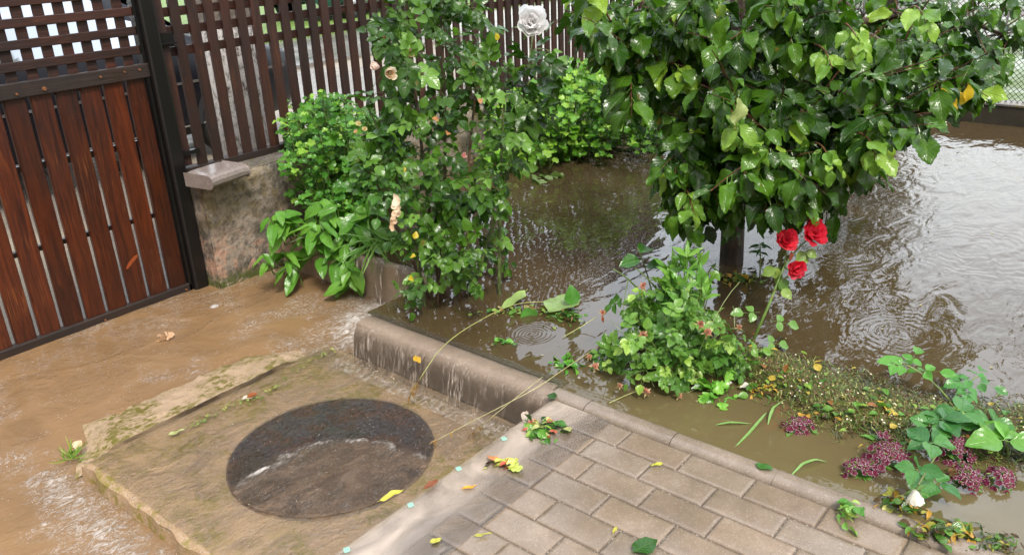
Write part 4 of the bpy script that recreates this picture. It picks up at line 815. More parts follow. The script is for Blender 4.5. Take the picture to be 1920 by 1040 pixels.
for (x, y, d, rad, ax, col, lay, op, lab) in ((997, 42, 3.28, .066, (-.5, -.5, .35), (.98, .96, .96), 6, .95, 'large white open rose at the top of a thin cane'), (731, 137, 3.12, .034, (-.5, -.6, .0), (.88, .76, .58), 4, .8, 'cream rose fading to tan'), (706, 125, 3.2, .03, (-.8, .1, .2), (.90, .74, .66), 3, .7, 'pale pink rose turned away, left of the cream rose'), (768, 100, 3.2, .022, (-.3, -.7, .3), (.62, .42, .26), 3, .9, 'small withered tan rose'),
        (672, 233, 3.2, .016, (-.5, -.4, .6), (.88, .80, .45), 3, .8, None), (683, 243, 3.2, .014, (-.1, -.6, .6), (.85, .7, .40), 3, .8, None), (668, 247, 3.2, .013, (-.6, -.3, .2), (.85, .68, .38), 3, .8, None), (869, 292, 3.2, .018, (-.2, -.7, .5), (.85, .50, .45), 3, .7, 'small faded pink rose bud'), (722, 71, 3.2, .012, (-.6, -.4, .3), (.35, .14, .10), 3, .5, None)):
    o = rose_bloom(px(x, y, d), ax, rad, col, R2, lay, op, rb, 'bloom', .06)
    if lab: o['label'] = lab
# one long wilted cream rose hanging in rags
wl_ = Leaves()
for k in range(16):
    t = k / 15; wl_.put(PT[k % 4], px(738 + 4 * math.sin(t * 5), 362 + 60 * t, 3.1), [R2.normal(0, .3), R2.normal(0, .3), -1], [-.7, -.6, .1 + R2.normal(0, .3)], .030 * (1.2 - .5 * t), mixc((.90, .78, .60), (.62, .38, .2), t * .7 + R2.uniform(0, .2)))
o = wl_.build('bloom', PETAL, rb); o['label'] = 'wilted cream rose hanging down in brown-edged rags'
tw.build('twigs', STEM, rb, smooth=True); rl.build('foliage', LEAFB, rb)
# ------------------------------------------------------------------ low rose shrub in the bed
R3 = np.random.default_rng(303); GD = (.06, .16, .024); GM = (.15, .30, .045); GL = (.28, .44, .07)
ls = empty('low_rose_shrub', (2.42, 1.25, -.05), 'low bushy rose shrub with spent pink blooms, in front of the apple tree', 'rose bush')
lv = Leaves(); st = MB(); base = np.array([2.42, 1.25, -.02]); cps = []
for k in range(16):
    e = px(R3.uniform(1130, 1420), R3.uniform(500, 720), R3.uniform(2.7, 3.1)); P = bez(base + R3.normal(0, .03, 3) * [1, 1, 0], (base + e) / 2 + [0, 0, .1], e, 10); st.tube(P, np.linspace(.005, .0025, 10), 5, (.10, .16, .04)); cps.append(P[3:])
CP3 = np.concatenate(cps)
def keepz(P): return P
rose_fill([(1120, 640), (1160, 590), (1230, 560), (1300, 570), (1400, 620), (1420, 670), (1400, 720), (1330, 740), (1250, 735), (1180, 720), (1130, 700)], 2.62, 2.9, 88, .046, (GD, GM, GL, .12), R3, lv, st, CP3)
rose_fill([(1180, 570), (1240, 530), (1290, 540), (1340, 580), (1330, 640), (1200, 640)], 2.8, 3.1, 42, .044, (GD, GM, GL, .2), R3, lv, st, CP3)
for e in sample_region([(1225, 560), (1250, 500), (1285, 465), (1310, 490), (1330, 540), (1330, 600), (1250, 610)], 2.75, 3.0, 24, R3):
    leafy_twig(lv, st, e - [0, 0, .10], e, 7, 'lance', .075, ((.10, .26, .04), (.24, .46, .08)), R3, hang=.2, face=.5, rad=.002)
for (x, y, s_) in ((1350, 500, 1), (1190, 465, 1.2), (1345, 590, 1), (1365, 620, 1)):
    e = px(x, y, 2.95); 
    if s_ == 1: leafy_twig(lv, st, e + [-.03, .03, -.06], e, 3, 'roseleaf', .05, (GD, GM), R3)
for k in range(9):                                                   # thin bent stalks among the leaves
    a = px(R3.uniform(1150, 1380), R3.uniform(600, 730), 2.7); b = a + R3.normal(0, .1, 3); st.tube(bez(a, (a + b) / 2 + [0, 0, .06], b, 6), .0012, 4, (.25, .32, .12))
for (x, y, rd, dn) in ((1206, 535, .013, 0), (1206, 628, .016, 1), (1314, 607, .014, 0), (1327, 622, .015, 0), (1386, 613, .010, 0), (1116, 686, .014, 0), (1212, 733, .014, 0), (1273, 741, .012, 0), (1130, 585, .010, 1), (1162, 722, .010, 0), (1105, 668, .009, 0)):
    o = rose_bloom(px(x, y, 2.66), (R3.normal(-.5, .3), -.5, .6), rd * .85, (.56, .27, .18), R3, 3, 1.1, ls, 'bloom', .15)
    sepals(lv, px(x, y, 2.66), (-.4, -.4, .5), rd * 1.3, R3, (.50, .36, .18))
    if dn: lv.put(TPL['lance'][0], px(x, y + 6, 2.66), [0, 0, -1], [-1, -.4, 0], .032, (.45, .10, .04))
st.build('stems', STEM, ls, smooth=True); lv.build('foliage', LEAFB, ls)
# ------------------------------------------------------------------ red rose on its long stem
rr_ = empty('red_rose', (2.56, 1.06, -.02), 'red rose with three crimson blooms on one long leaning stem beside the low rose shrub', 'rose')
d_ = 2.95; P = np.array([gz(1405, 655, .0), px(1440, 575, 2.93), px(1470, 500, d_), px(1492, 470, d_), px(1515, 448, d_)]); m = MB(); m.tube(P, [.006, .005, .004, .0035, .003], 7, (.14, .24, .05)); m.tube([P[2], px(1476, 460, d_)], .003, 6, (.14, .24, .05)); m.tube([P[2], px(1490, 512, d_ - .05)], .003, 6, (.14, .24, .05))
for q in range(12):
    i = q % 2; t = R3.random(); c = P[i] * (1 - t) + P[i + 1] * t; dd = R3.normal(0, 1, 3); dd /= np.linalg.norm(dd); m.tube([c, c + dd * .014], [.003, .0003], 4, (.45, .10, .05))
m.build('stem', STEM, rr_, smooth=True); lv = Leaves()
for (x, y, sz, n_) in ((1455, 500, .045, 4), (1470, 520, .05, 4), (1510, 470, .04, 4), (1500, 480, .04, 3), (1465, 540, .045, 3)):
    e = px(x, y, d_ - .02)
    for k in range(n_): lv.put(TPL['roseleaf'][R3.integers(6)], e, [R3.normal(0, .6), R3.normal(0, .6), -.8], [-.6, -.6, .5], sz * R3.uniform(.8, 1.2), mixc((.12, .24, .06), (.30, .42, .10), R3.random()))
for (x, y, a) in ((1425, 585, (-.7, .5, .1)), (1430, 640, (.7, -.6, -.25)), (1445, 600, (.5, -.6, -.2))):
    s_ = px(x, y, 2.92); lv.put(TPL['rose'][3], s_, a, [-.5, -.5, .9], .055, (.16, .32, .08))
lv.build('foliage', LEAFB, rr_)
RED = (.85, .018, .06)
for (x, y, rd, ax) in ((1475, 450, .040, (-.5, -.55, .45)), (1525, 435, .050, (-.35, -.7, .5)), (1493, 503, .034, (-.5, -.6, .1))): rose_bloom(px(x, y, d_ - .06), ax, rd, RED, R3, 5, 1.05, rr_, 'bloom', .12)
lv = Leaves(); lv.put(TPL['lance'][1], px(1484, 470, d_ - .06), [0, 0, -1], [-.6, -.6, 0], .045, (.45, .13, .08)); o = lv.build('dry_petal', PETAL, rr_)
# ------------------------------------------------------------------ loose leaves, stalks, petals
def single(name, label, cat, tpl, p, d, nrm, sc, col, mat=LEAFB, group=None):
    L = Leaves(); L.put(tpl, p, d, nrm, sc, col); return tag(L.build(name, mat, loc=p), label, cat, group)
UP = np.array([0, 0, 1.])
def flat_dir(x0, y0, x1, y1, z=0.): a = gz(x0, y0, z); b = gz(x1, y1, z); return a, b - a, np.linalg.norm(b - a)
def lying(name, label, kind, x0, y0, x1, y1, z, col, width=None, group=None, curl=.1, mat=LEAFB, seed=0, tilt=0., cat='leaf'):
    a, d, ln = flat_dir(x0, y0, x1, y1, z); w_ = width or {'oval': .5, 'apple': .6, 'lance': .2, 'lobed': .9, 'heart': .7}[kind]
    t = leaf_tpl(1., w_, kind, 10, 3, .12, curl, .04, seed, .12, .03 if kind in ('apple', 'lobed') else 0)
    return single(name, label, cat, t, a + [0, 0, .006], d + np.array([0, 0, tilt]) * ln, UP, ln * .9, col, mat, group)
lying('fallen_leaf', 'dark green round leaf on the end of the step wall, by the paving corner', 'oval', 1030, 752, 1042, 738, .008, (.03, .09, .02), .75, seed=1)
lying('fallen_leaf', 'green leaf draped across the concrete kerb', 'oval', 1413, 870, 1450, 884, .012, (.05, .16, .03), .55, seed=2, curl=-.1)
lying('fallen_leaf', 'torn dark green leaf at the bottom edge, lying on the pavers', 'apple', 1182, 1040, 1232, 1016, .004, (.03, .10, .015), .75, seed=3, curl=-.2)
lying('fallen_leaf', 'curled reddish brown leaf on the paving margin', 'lobed', 790, 920, 822, 908, .004, (.26, .07, .03), .6, seed=4, curl=-.5)
lying('fallen_leaf', 'orange-yellow folded leaf on the paving margin', 'oval', 862, 919, 895, 914, .004, (.75, .36, .04), .32, seed=5, curl=-.3)
lying('fallen_leaf', 'lime yellow leaf slipping over the paving edge onto the manhole side', 'oval', 708, 944, 757, 922, -.004, (.62, .55, .08), .32, seed=6, tilt=.1)
lying('fallen_leaf', 'small pale yellow leaf on the pavers near the bottom edge', 'oval', 804, 1020, 828, 1011, .004, (.55, .5, .08), .55, seed=7)
lying('fallen_leaf', 'thin yellow-green sliver of leaf on the lower pavers', 'lance', 884, 1009, 922, 1000, .004, (.45, .42, .08), .22, seed=8)
lying('fallen_leaf', 'small yellow leaf on a paver joint near the kerb', 'oval', 1218, 876, 1246, 870, .004, (.50, .48, .06), .3, seed=9)
lying('fallen_leaf', 'slim curved yellow leaf standing in a joint of the pavers', 'lance', 1148, 1004, 1158, 988, .004, (.55, .5, .08), .3, seed=10)
lying('fallen_leaf', 'yellow leaf stuck on the slanting face of the spillway', 'oval', 779, 668, 788, 682, -.02, (.65, .38, .04), .5, seed=11)
lying('fallen_leaf', 'pale curled leaf against the clear joint of the concrete slab', 'oval', 312, 820, 346, 806, -.150, (.42, .45, .2), .4, seed=12)
lying('fallen_leaf', 'scrap of white and rust leaf on the mossy ledge', 'oval', 450, 752, 480, 742, -.150, (.62, .5, .42), .5, seed=13)
lying('fallen_leaf', 'red-brown scrap of leaf at the cracked ledge', 'lobed', 462, 748, 482, 738, -.146, (.35, .09, .03), .8, seed=14)
for (x, y, lab) in ((945, 821, 'mint green petal on the margin beside the green clump of leaves'), (860, 877, 'mint green petal halfway along the paving margin, left of the orange clump'), (770, 945, 'mint green petal on the margin below the red-brown leaf'), (650, 1029, 'mint green petal at the bottom left end of the paving')):
    p = gz(x, y, .0065); m = MB(); a = np.linspace(0, 6.283, 17)[:-1]; v = [(p[0], p[1], p[2] + .001)] + [(p[0] + .0095 * math.cos(q) + .002 * math.sin(3 * q), p[1] + .0105 * math.sin(q), p[2] - .001) for q in a]
    m.add(v, [(0, 1 + k, 1 + (k + 1) % 16) for k in range(16)], (.42, .74, .62)); tag(m.build('petal', PETAL, smooth=True, loc=p), lab, 'petal', 'mint green petals on the paving margin')
def clump(name, label, x, y, z, rx, ry, n_, cols, kinds, seed, h=.02, sz=.03, cat='leaf clump', mat=LEAFB, aspect=None):
    r = np.random.default_rng(seed); c = gz(x, y, z); L = Leaves(); gx = gz(x + rx, y, z) - c; gy = gz(x, y + ry, z) - c
    for k in range(n_):
        q = r.normal(0, .42, 2); p = c + gx * q[0] + gy * q[1] + [0, 0, h * max(0, 1 - q @ q) * r.random() + .004]; kk = kinds[r.integers(len(kinds))]
        L.put(TPL[kk][r.integers(len(TPL[kk]))], p, [r.normal(), r.normal(), r.normal(0, .25)], UP + r.normal(0, .5, 3), sz * r.uniform(.5, 1.2), cols[r.integers(len(cols))])
    return tag(L.build(name, mat, loc=c), label, cat)
clump('leaf_clump', 'matted clump of green shredded leaves with a red scrap, on the pavers by the corner', 1018, 808, .003, 34, 18, 90, ((.05, .16, .02), (.12, .30, .04), (.24, .38, .06), (.03, .08, .02), (.05, .16, .02), (.55, .12, .08), (.5, .5, .2)), ('lance', 'lance', 'oval') if False else ('lance', 'roseleaf'), 51, .03, .03)
clump('leaf_clump', 'wilted clump of orange petals, lime leaf and black twig on the paving margin', 940, 872, .003, 30, 11, 22, ((.72, .28, .12), (.62, .12, .08), (.55, .58, .12), (.60, .60, .16), (.05, .03, .02), (.35, .42, .08)), ('lance', 'roseleaf', 'roseleaf'), 52, .02, .036)
lying('fallen_leaf', 'pointed lime green leaf beside the orange petals on the paving', 'lobed', 948, 876, 980, 884, .006, (.50, .56, .12), .8, seed=21, curl=-.2)
# pale spiral peel floating near the gate, and a bubble of clear film
m = Leaves(); c = gz(312, 634, -.198)
for k in range(9): a = k * .7; m.put(PT[k % 4], c + np.array([.012 * math.cos(a), .012 * math.sin(a), .004]), [math.cos(a + 1), math.sin(a + 1), .2], [math.cos(a), math.sin(a), 1.], .026, (.82, .58, .38))
m.put(TPL['lance'][0], gz(300, 640, -.198), gz(286, 637, -.198) - gz(300, 640, -.198), UP, .04, (.82, .55, .3))
tag(m.build('floating_petals', PETAL, loc=c), 'cream curl of rose petals floating on the muddy water near the gate', 'petals')
c = gz(402, 573, -.198); m = MB(); th, ph = np.meshgrid(np.linspace(0, 1.45, 6), np.linspace(0, 6.283, 17), indexing='ij'); m.grid(c[0] + .022 * np.sin(th) * np.cos(ph), c[1] + .018 * np.sin(th) * np.sin(ph), c[2] - .004 + .010 * np.cos(th))
n = N('bubble_film'); n.set(Base_Color=(.8, .8, .8), Roughness=.05); _tr = n.t.nodes.new('ShaderNodeBsdfTransparent'); n.mixshader(.35, _tr.outputs[0], n.b.outputs[0]); tag(m.build('foam_bubble', n.m, smooth=True, loc=c), 'clear white bubble drifting on the muddy water in front of the garden wall', 'bubble')
# green tuft at the corner of the slab
r = np.random.default_rng(61); L = Leaves(); c = gz(132, 858, -.19)
for k in range(34): L.put(leaf_tpl(1., .07, 'lance', 6, 1, .4, .5, .01, k, 0), c + [r.normal(0, .010), r.normal(0, .014), 0], [r.normal(0, .5), r.normal(0, .6), r.uniform(.2, 1)], [-1, -1, .4], r.uniform(.035, .075), mixc((.10, .26, .03), (.35, .42, .08), r.random()))
L.put(TPL['roseleaf'][0], c + [.02, 0, .02], [.5, .3, .3], [-1, -1, 1], .04, (.66, .50, .34)); tag(L.build('weed_tuft', LEAFB, loc=c), 'small tuft of green weed caught on the mossy corner of the slab', 'weed')
# joint weeds along the slab joint
r = np.random.default_rng(62); L = Leaves(); 
for k in range(120):
    t = r.random(); x = 330 + 300 * t; y = 812 - 150 * t + r.normal(0, 3) - (10 if t > .4 else 0) * math.sin(t * 9); L.put(TPL['lance' if k % 3 else 'roseleaf'][r.integers(4)], gz(x, y, -.152), [r.normal(), r.normal(), .5], UP, r.uniform(.006, .017), mixc((.10, .22, .03), (.42, .40, .12), r.random()))
o = L.build('joint_moss', LEAFB); o['kind'] = 'stuff'; tag(o, 'tiny weeds and bits caught along the joint of the slab', 'moss')
# long straw stalks lying over the spillway
def stalk(label, pts, rad, col, head=0, seed=0):
    r = np.random.default_rng(seed); P = np.array([q if len(q) == 3 and abs(q[0]) < 50 else q for q in pts], float)
    W_ = np.array([gz(a, b, c) if True else 0 for a, b, c in P]); t = np.linspace(0, len(W_) - 1, 28); idx = np.clip(t.astype(int), 0, len(W_) - 2); f = (t - idx)[:, None]
    p0 = W_[np.clip(idx - 1, 0, None)]; p1 = W_[idx]; p2 = W_[idx + 1]; p3 = W_[np.clip(idx + 2, None, len(W_) - 1)]
    Q = .5 * ((2 * p1) + (-p0 + p2) * f + (2 * p0 - 5 * p1 + 4 * p2 - p3) * f ** 2 + (-p0 + 3 * p1 - 3 * p2 + p3) * f ** 3)
    root = empty('grass_stalk', W_[0], label, 'stalk', 'long dry grass stalks lying across the flood'); m = MB(); m.tube(Q, rad, 6, col); m.build('stem', STEM, root, smooth=True)
    if head:
        L = Leaves()
        for k in range(head): i = r.integers(0, 5); L.put(TPL['lance'][k % 4], Q[i] + r.normal(0, .003, 3), -(Q[1] - Q[0]) / np.linalg.norm(Q[1] - Q[0]) * -1 * -1 + r.normal(0, .35, 3), UP, r.uniform(.02, .04), (.52, .32, .12))
        L.build('seed_head', PETAL, root)
    return root
stalk('long curved green stalk over the spillway with a brown seed head', [(768, 742, -.10), (800, 690, .015), (830, 650, .03), (880, 612, .05), (960, 572, .05), (1030, 566, .03), (1085, 575, .01)], .0014, (.42, .44, .14), 16, 1)
stalk('straight straw reaching from the manhole across the spillway to the bed', [(812, 828, -.14), (900, 782, -.06), (1000, 730, .015), (1060, 690, .03), (1128, 645, .02)], .0012, (.50, .46, .22), 6, 2)
stalk('short straw with a brown tip lying just under the straight straw', [(888, 812, -.14), (930, 775, -.05), (1010, 712, .02), (1015, 708, .02)], .0011, (.48, .44, .20), 8, 3)
stalk('thin straw floating in front of the low rose shrub', [(1142, 755, .006), (1180, 738, .012), (1205, 730, .02)], .0014, (.42, .42, .16), 0, 4)
stalk('thin straw poking left out of the low rose shrub', [(1055, 632, .008), (1090, 612, .02), (1118, 594, .05)], .0016, (.45, .45, .18), 0, 5)
# curved grass blades in the shallow water
for (pts, lab) in (([(1378, 838, .004), (1405, 812, .008), (1428, 785, .02), (1438, 772, .03)], 'long bent grass blade rising from the shallow water beside the kerb'), ([(1342, 796, .006), (1370, 793, .010), (1410, 794, .006)], 'flat pale grass blade floating on the shallow water'), ([(1484, 890, .006), (1505, 870, .016), (1530, 862, .016), (1552, 866, .004)], 'arched grass blade over the water near the kerb'), ([(1440, 795, .006), (1444, 780, .02), (1450, 765, .03), (1472, 748, .02)], 'short upright grass blade beside the long bent one')):
    W_ = np.array([gz(*q) for q in pts]); m = MB(); t = np.linspace(0, 1, 14); Pp = np.stack([np.interp(t * (len(W_) - 1), range(len(W_)), W_[:, c]) for c in range(3)], 1); Pp[:, 2] += .004 * np.sin(t * 3.14)
    T_ = np.gradient(Pp, axis=0); T_ /= np.linalg.norm(T_, axis=1)[:, None]; s_ = np.cross(T_, UP); w_ = (.0042 * np.sin(np.clip(t * .9 + .1, 0, 1) * 3.14) + .0004)[:, None]; G = np.stack([Pp - s_ * w_, Pp - [0, 0, .001], Pp + s_ * w_]); m.grid(G[:, :, 0], G[:, :, 1], G[:, :, 2], (.20, .38, .12)); tag(m.build('long_grass', LEAFB, smooth=True, loc=W_[0]), lab, 'grass blade', 'grass blades in the shallow water')
# ------------------------------------------------------------------ floating things in the pond
lying('floating_leaf', 'big pale green leaf with its underside up, left of the low rose shrub', 'apple', 1022, 590, 1080, 562, .02, (.30, .44, .16), .95, seed=31, tilt=.15)
lying('floating_leaf', 'drooping light green leaf hooked over a straw at the foot of the tall rose', 'oval', 990, 545, 938, 565, .05, (.34, .48, .16), .55, seed=32, tilt=-.2)
single('floating_leaf', 'green pointed leaf hanging beside the big pale leaf', 'leaf', TPL['roseleaf'][1], gz(985, 572, .05), [0.05, -.1, -.5], [-.7, -.7, .3], .09, (.10, .28, .05))
single('floating_leaf', 'upright green leaf tip behind the big pale leaf', 'leaf', TPL['roseleaf'][2], gz(1072, 575, .04), [0.05, .05, .6], [-.7, -.7, .3], .08, (.08, .24, .04))
clump('leaf_clump', 'trail of green leaflets and stalks drifting at the foot of the tall rose', 985, 585, .004, 95, 10, 120, ((.06, .18, .03), (.14, .30, .05), (.3, .42, .1), (.25, .12, .05), (.4, .33, .14)), ('lance', 'roseleaf', 'lance'), 53, .015, .026)
clump('leaf_clump', 'cluster of green seedlings and stems under the big pale leaf', 1065, 600, .004, 34, 20, 60, ((.06, .18, .03), (.12, .28, .05), (.3, .42, .1), (.28, .15, .07)), ('lance', 'roseleaf'), 54, .04, .026)
clump('leaf_clump', 'small green leaf cluster drifting by the round ripple', 942, 648, .004, 18, 7, 12, ((.08, .26, .04), (.14, .36, .05)), ('lance', 'roseleaf'), 55, .015, .03)
clump('leaf_clump', 'green leaf cluster floating between the straws and the low rose shrub', 1062, 688, .004, 26, 16, 26, ((.08, .28, .03), (.16, .40, .05)), ('lobed', 'roseleaf'), 56, .02, .034)
clump('leaf_clump', 'lobed green leaves floating below the low rose shrub', 1345, 740, .006, 32, 14, 26, ((.10, .30, .03), (.20, .44, .06)), ('lobed',), 57, .03, .05)
clump('leaf_clump', 'pale leaf scraps floating at the left edge of the pond under the long bush', 1018, 334, .006, 34, 8, 10, ((.22, .34, .12), (.30, .40, .18)), ('roseleaf',), 58, .01, .09)
clump('leaf_clump', 'sprig of feathery green leaflets lying over the kerb at the lower right', 1590, 965, .012, 18, 24, 34, ((.08, .24, .03), (.20, .40, .08), (.35, .48, .12)), ('lance', 'roseleaf'), 59, .03, .03)
for (x, y, s_, c_) in ((1245, 768, 0, 0),): pass
# raft of washed-up garden litter
DEB = simple('debris_bits', (.1, .1, .05), .35, tint=True)
r = np.random.default_rng(71); m = MB()
line = np.array([gz(*q)[:2] for q in ((1395, 668), (1450, 695), (1520, 728), (1590, 752), (1660, 782), (1740, 800), (1830, 812), (1960, 822))]); wd = np.array([.07, .12, .16, .17, .16, .15, .16, .2])
tt = np.linspace(0, 7, 90); cx = np.interp(tt, range(8), line[:, 0]); cy = np.interp(tt, range(8), line[:, 1]); ww = np.interp(tt, range(8), wd); tx = np.gradient(cx); ty = np.gradient(cy); ln = np.hypot(tx, ty); nx_, ny_ = -ty / ln, tx / ln
vv = np.linspace(-1, 1, 15); edge = 1 + .25 * height_noise(cx * 6, cy * 6, 77); X = cx[:, None] + nx_[:, None] * (ww * edge)[:, None] * vv[None, :]; Y = cy[:, None] + ny_[:, None] * (ww * edge)[:, None] * vv[None, :]
hh = .013 * (1 - vv[None, :] ** 2) ** .8 * (1 + .5 * height_noise(X * 8, Y * 8, 78)) - .002
m.grid(X, Y, hh, (.055, .058, .018)); o1 = m.build('floating_litter', simple('litter_mat', (.04, .035, .015), .4, 90, .7, .01, 120), smooth=True); o1['kind'] = 'stuff'; tag(o1, 'sodden raft of fine garden litter washed up against the flowerbed', 'debris')
def bits(n_, cxs, cys, wds, seed, name, label, zb=None, wf=1.):
    r = np.random.default_rng(seed); m = MB(); k_ = len(cxs)
    PAL = [(.08, .13, .02), (.13, .20, .03), (.05, .07, .02), (.14, .11, .04), (.07, .12, .02), (.26, .28, .08), (.12, .06, .03)]
    V = []; Fq = []; T_ = []; nv_ = 0
    for k in range(n_):
        i = r.integers(0, k_); u = np.clip(r.normal(0, .5), -1.25, 1.25); tX = tx[i] / ln[i] if wf else 1; 
        x = cxs[i] + nx_[i] * wds[i] * u + r.normal(0, .012); y = cys[i] + ny_[i] * wds[i] * u + r.normal(0, .012); z = .014 * max(0, 1 - u * u) ** .8 + .003 + r.random() * .006
        t = r.random()
        if t < .84:                                        # bits of grass and stalk
            a = r.uniform(0, 3.14); L_ = r.uniform(.008, .035); w_ = r.uniform(.0006, .0018); d = np.array([math.cos(a), math.sin(a), r.uniform(-.15, .25)]) * L_; s_ = np.array([-math.sin(a), math.cos(a), .3]) * w_; c = PAL[r.integers(7)]
            p = np.array([x, y, z]); V += [p - d / 2 - s_, p + d / 2 - s_, p + d / 2 + s_, p - d / 2 + s_]; Fq.append((nv_, nv_ + 1, nv_ + 2, nv_ + 3)); T_ += [c] * 4; nv_ += 4
        else:                                              # seeds and petals
            q = r.random(); s_ = r.uniform(.0015, .0034) * (1.3 if q > .85 else 1); c = (.12, .055, .02) if q < .90 else ((.45, .42, .16) if q < .965 else ((.55, .30, .06) if q < .95 else (.78, .70, .55)))
            p = np.array([x, y, z + s_ * .5]); V += [p + [s_, 0, 0], p + [0, s_, 0], p - [s_, 0, 0], p - [0, s_, 0], p + [0, 0, s_], p - [0, 0, s_]]; b = nv_
            Fq += [(b, b + 1, b + 4), (b + 1, b + 2, b + 4), (b + 2, b + 3, b + 4), (b + 3, b, b + 4)]; T_ += [c] * 6; nv_ += 6
    m.add(np.array(V), Fq, np.array(T_)); o = m.build(name, DEB); o['kind'] = 'stuff'; tag(o, label, 'debris'); return o
bits(24000, cx, cy, ww, 72, 'litter_bits', 'countless grass clippings, seeds and petals on the litter raft')
L = Leaves(); r = np.random.default_rng(73)
for k in range(130):
    i = r.integers(0, 90); u = r.normal(0, .6); p = [cx[i] + nx_[i] * ww[i] * u, cy[i] + ny_[i] * ww[i] * u, .022 + r.random() * .01]; L.put(TPL[('lance', 'roseleaf', 'roseleaf')[k % 3]][r.integers(4)], p, [r.normal(), r.normal(), .1], UP + r.normal(0, .3, 3), r.uniform(.014, .034), [(.12, .28, .04), (.24, .38, .06), (.50, .36, .06), (.30, .12, .04), (.08, .20, .04), (.10, .22, .04)][r.integers(6)])
o = L.build('litter_leaves', LEAFB); o['kind'] = 'stuff'; tag(o, 'small green and yellow leaves scattered over the litter raft', 'debris')
for (x, y, n_, rx, ry, lab, sd) in ((1385, 525, 90, 60, 9, 'dark litter drifting round the apple trunk', 81), (1760, 1000, 120, 75, 22, 'green and orange leaf litter lying over the kerb in the lower right corner', 82), (1870, 1020, 90, 50, 22, 'mossy clump of fine green litter at the lower right corner', 83), (1690, 945, 70, 50, 18, 'leaf scraps and a yellow leaf under the hanging white rose', 84), (1420, 735, 50, 60, 10, 'orange and yellow leaf scraps edging the litter raft below the shrub', 85), (1555, 775, 40, 60, 14, 'brown and orange scraps on the near edge of the litter raft', 86)):
    clump('leaf_litter', lab, x, y, .012 if sd in (82, 83, 84) else .006, rx, ry, n_, ((.06, .16, .02), (.12, .26, .04), (.05, .08, .02), (.4, .38, .08), (.55, .30, .05) if sd != 83 else (.10, .2, .03), (.10, .06, .03)), ('lance', 'lance', 'roseleaf') if sd != 83 else ('lance',), sd, .02, .03 if sd != 83 else .022, cat='leaf litter')
# ------------------------------------------------------------------ sweet william heads
def floret_tpl(seed):
    r = np.random.default_rng(seed); n_ = 30; rings = [(.12, -.1), (.5, .06), (.88, .12), (1., .05)]; V = [(0, 0, -.12)]; a = np.arange(n_) * 6.283 / n_
    for q, z in rings:
        notch = 1 - .30 * q ** 2 * np.clip(np.cos(a * 5), 0, 1) ** 3 - .05 * (np.arange(n_) % 2) * q
        for k in range(n_): V.append((q * notch[k] * math.cos(a[k]), q * notch[k] * math.sin(a[k]), z + .06 * math.sin(a[k] * 5 + 1) * q))
    Fs = [(0, 1 + k, 1 + (k + 1) % n_) for k in range(n_)]
    for j in range(3):
        o_ = 1 + j * n_; Fs += [(o_ + k, o_ + n_ + k, o_ + n_ + (k + 1) % n_, o_ + (k + 1) % n_) for k in range(n_)]
    col = [(.05, .003, .015)] + [(.12, .004, .03)] * n_ + [(.19, .006, .045)] * n_ + [(.17, .006, .04)] * n_ + [((.88, .80, .84) if (k_ // 2) % 3 else (.22, .01, .07)) for k_ in range(n_)]
    return np.array(V), Fs, np.array(col)
FT_ = [floret_tpl(k) for k in range(3)]
def william(label, x, y, z, rx, ry, n_, seed, size=.0095):
    r = np.random.default_rng(seed); c = gz(x, y, z); root = empty('sweet_william', c, label, 'flower cluster', 'crimson sweet william heads with white edges'); m = MB()
    cam_ = CAMP - c; cam_ /= np.linalg.norm(cam_); gx = gz(x + rx, y, z) - c; L = Leaves(); gl = np.linalg.norm(gx); right = gx / gl; fwd = np.cross(UP, right); fwd = fwd if fwd @ cam_ < 0 else -fwd
    for k in range(n_):
        q = r.normal(0, .5, 2); q *= min(1, 1 / (np.linalg.norm(q) + 1e-6)); dome = math.sqrt(max(0, 1 - q @ q)); ryw = ry / rx * gl * 1.35
        p = c + right * q[0] * gl + fwd * (q[1]) * ryw * .8 + UP * (dome * ryw * .75 + .008 + q[1] * .2 * ryw); nrm = right * q[0] * .8 + fwd * q[1] * .7 + UP * .75 + cam_ * .35 + r.normal(0, .22, 3); nrm /= np.linalg.norm(nrm)
        V, Fs, Cc = FT_[k % 3]; Rm = frame(np.cross(nrm, r.normal(0, 1, 3)), nrm); m.add(V @ Rm.T * size * r.uniform(.8, 1.15) + p, Fs, Cc * r.uniform(.8, 1.1))
        if r.random() < .5: L.put(TPL['lance'][k % 4], p - nrm * .006, nrm + r.normal(0, .3, 3), right, .018, (.20, .34, .08))
    m.build('florets', PETAL, root, smooth=True)
    for k in range(7): L.put(TPL['lance'][k % 4], c + right * r.normal(0, .3) * gl, [r.normal(), r.normal(), .1], UP, .05, (.12, .28, .05))
    L.build('foliage', LEAFB, root); return root
william('crimson and white flower cluster floating alone between the kerb and the litter raft', 1498, 805, .004, 34, 16, 46, 91)
william('crimson and white flower cluster, leftmost of the big heads above the hanging white rose', 1612, 888, .006, 34, 20, 60, 92)
william('largest crimson and white flower head, left of the hanging white rose', 1665, 870, .008, 46, 32, 120, 93)
william('crimson and white flower head under the dark rose leaves, behind the white rose', 1785, 852, .012, 42, 26, 90, 94)
william('crimson and white flower head touching a brown withered bloom, right of the white rose', 1808, 908, .006, 34, 28, 80, 95)
william('crimson and white flower head at the far right, apart from the others', 1876, 908, .004, 28, 24, 60, 96)
william('few pale-edged crimson florets behind the largest flower head', 1652, 826, .008, 18, 9, 10, 97)
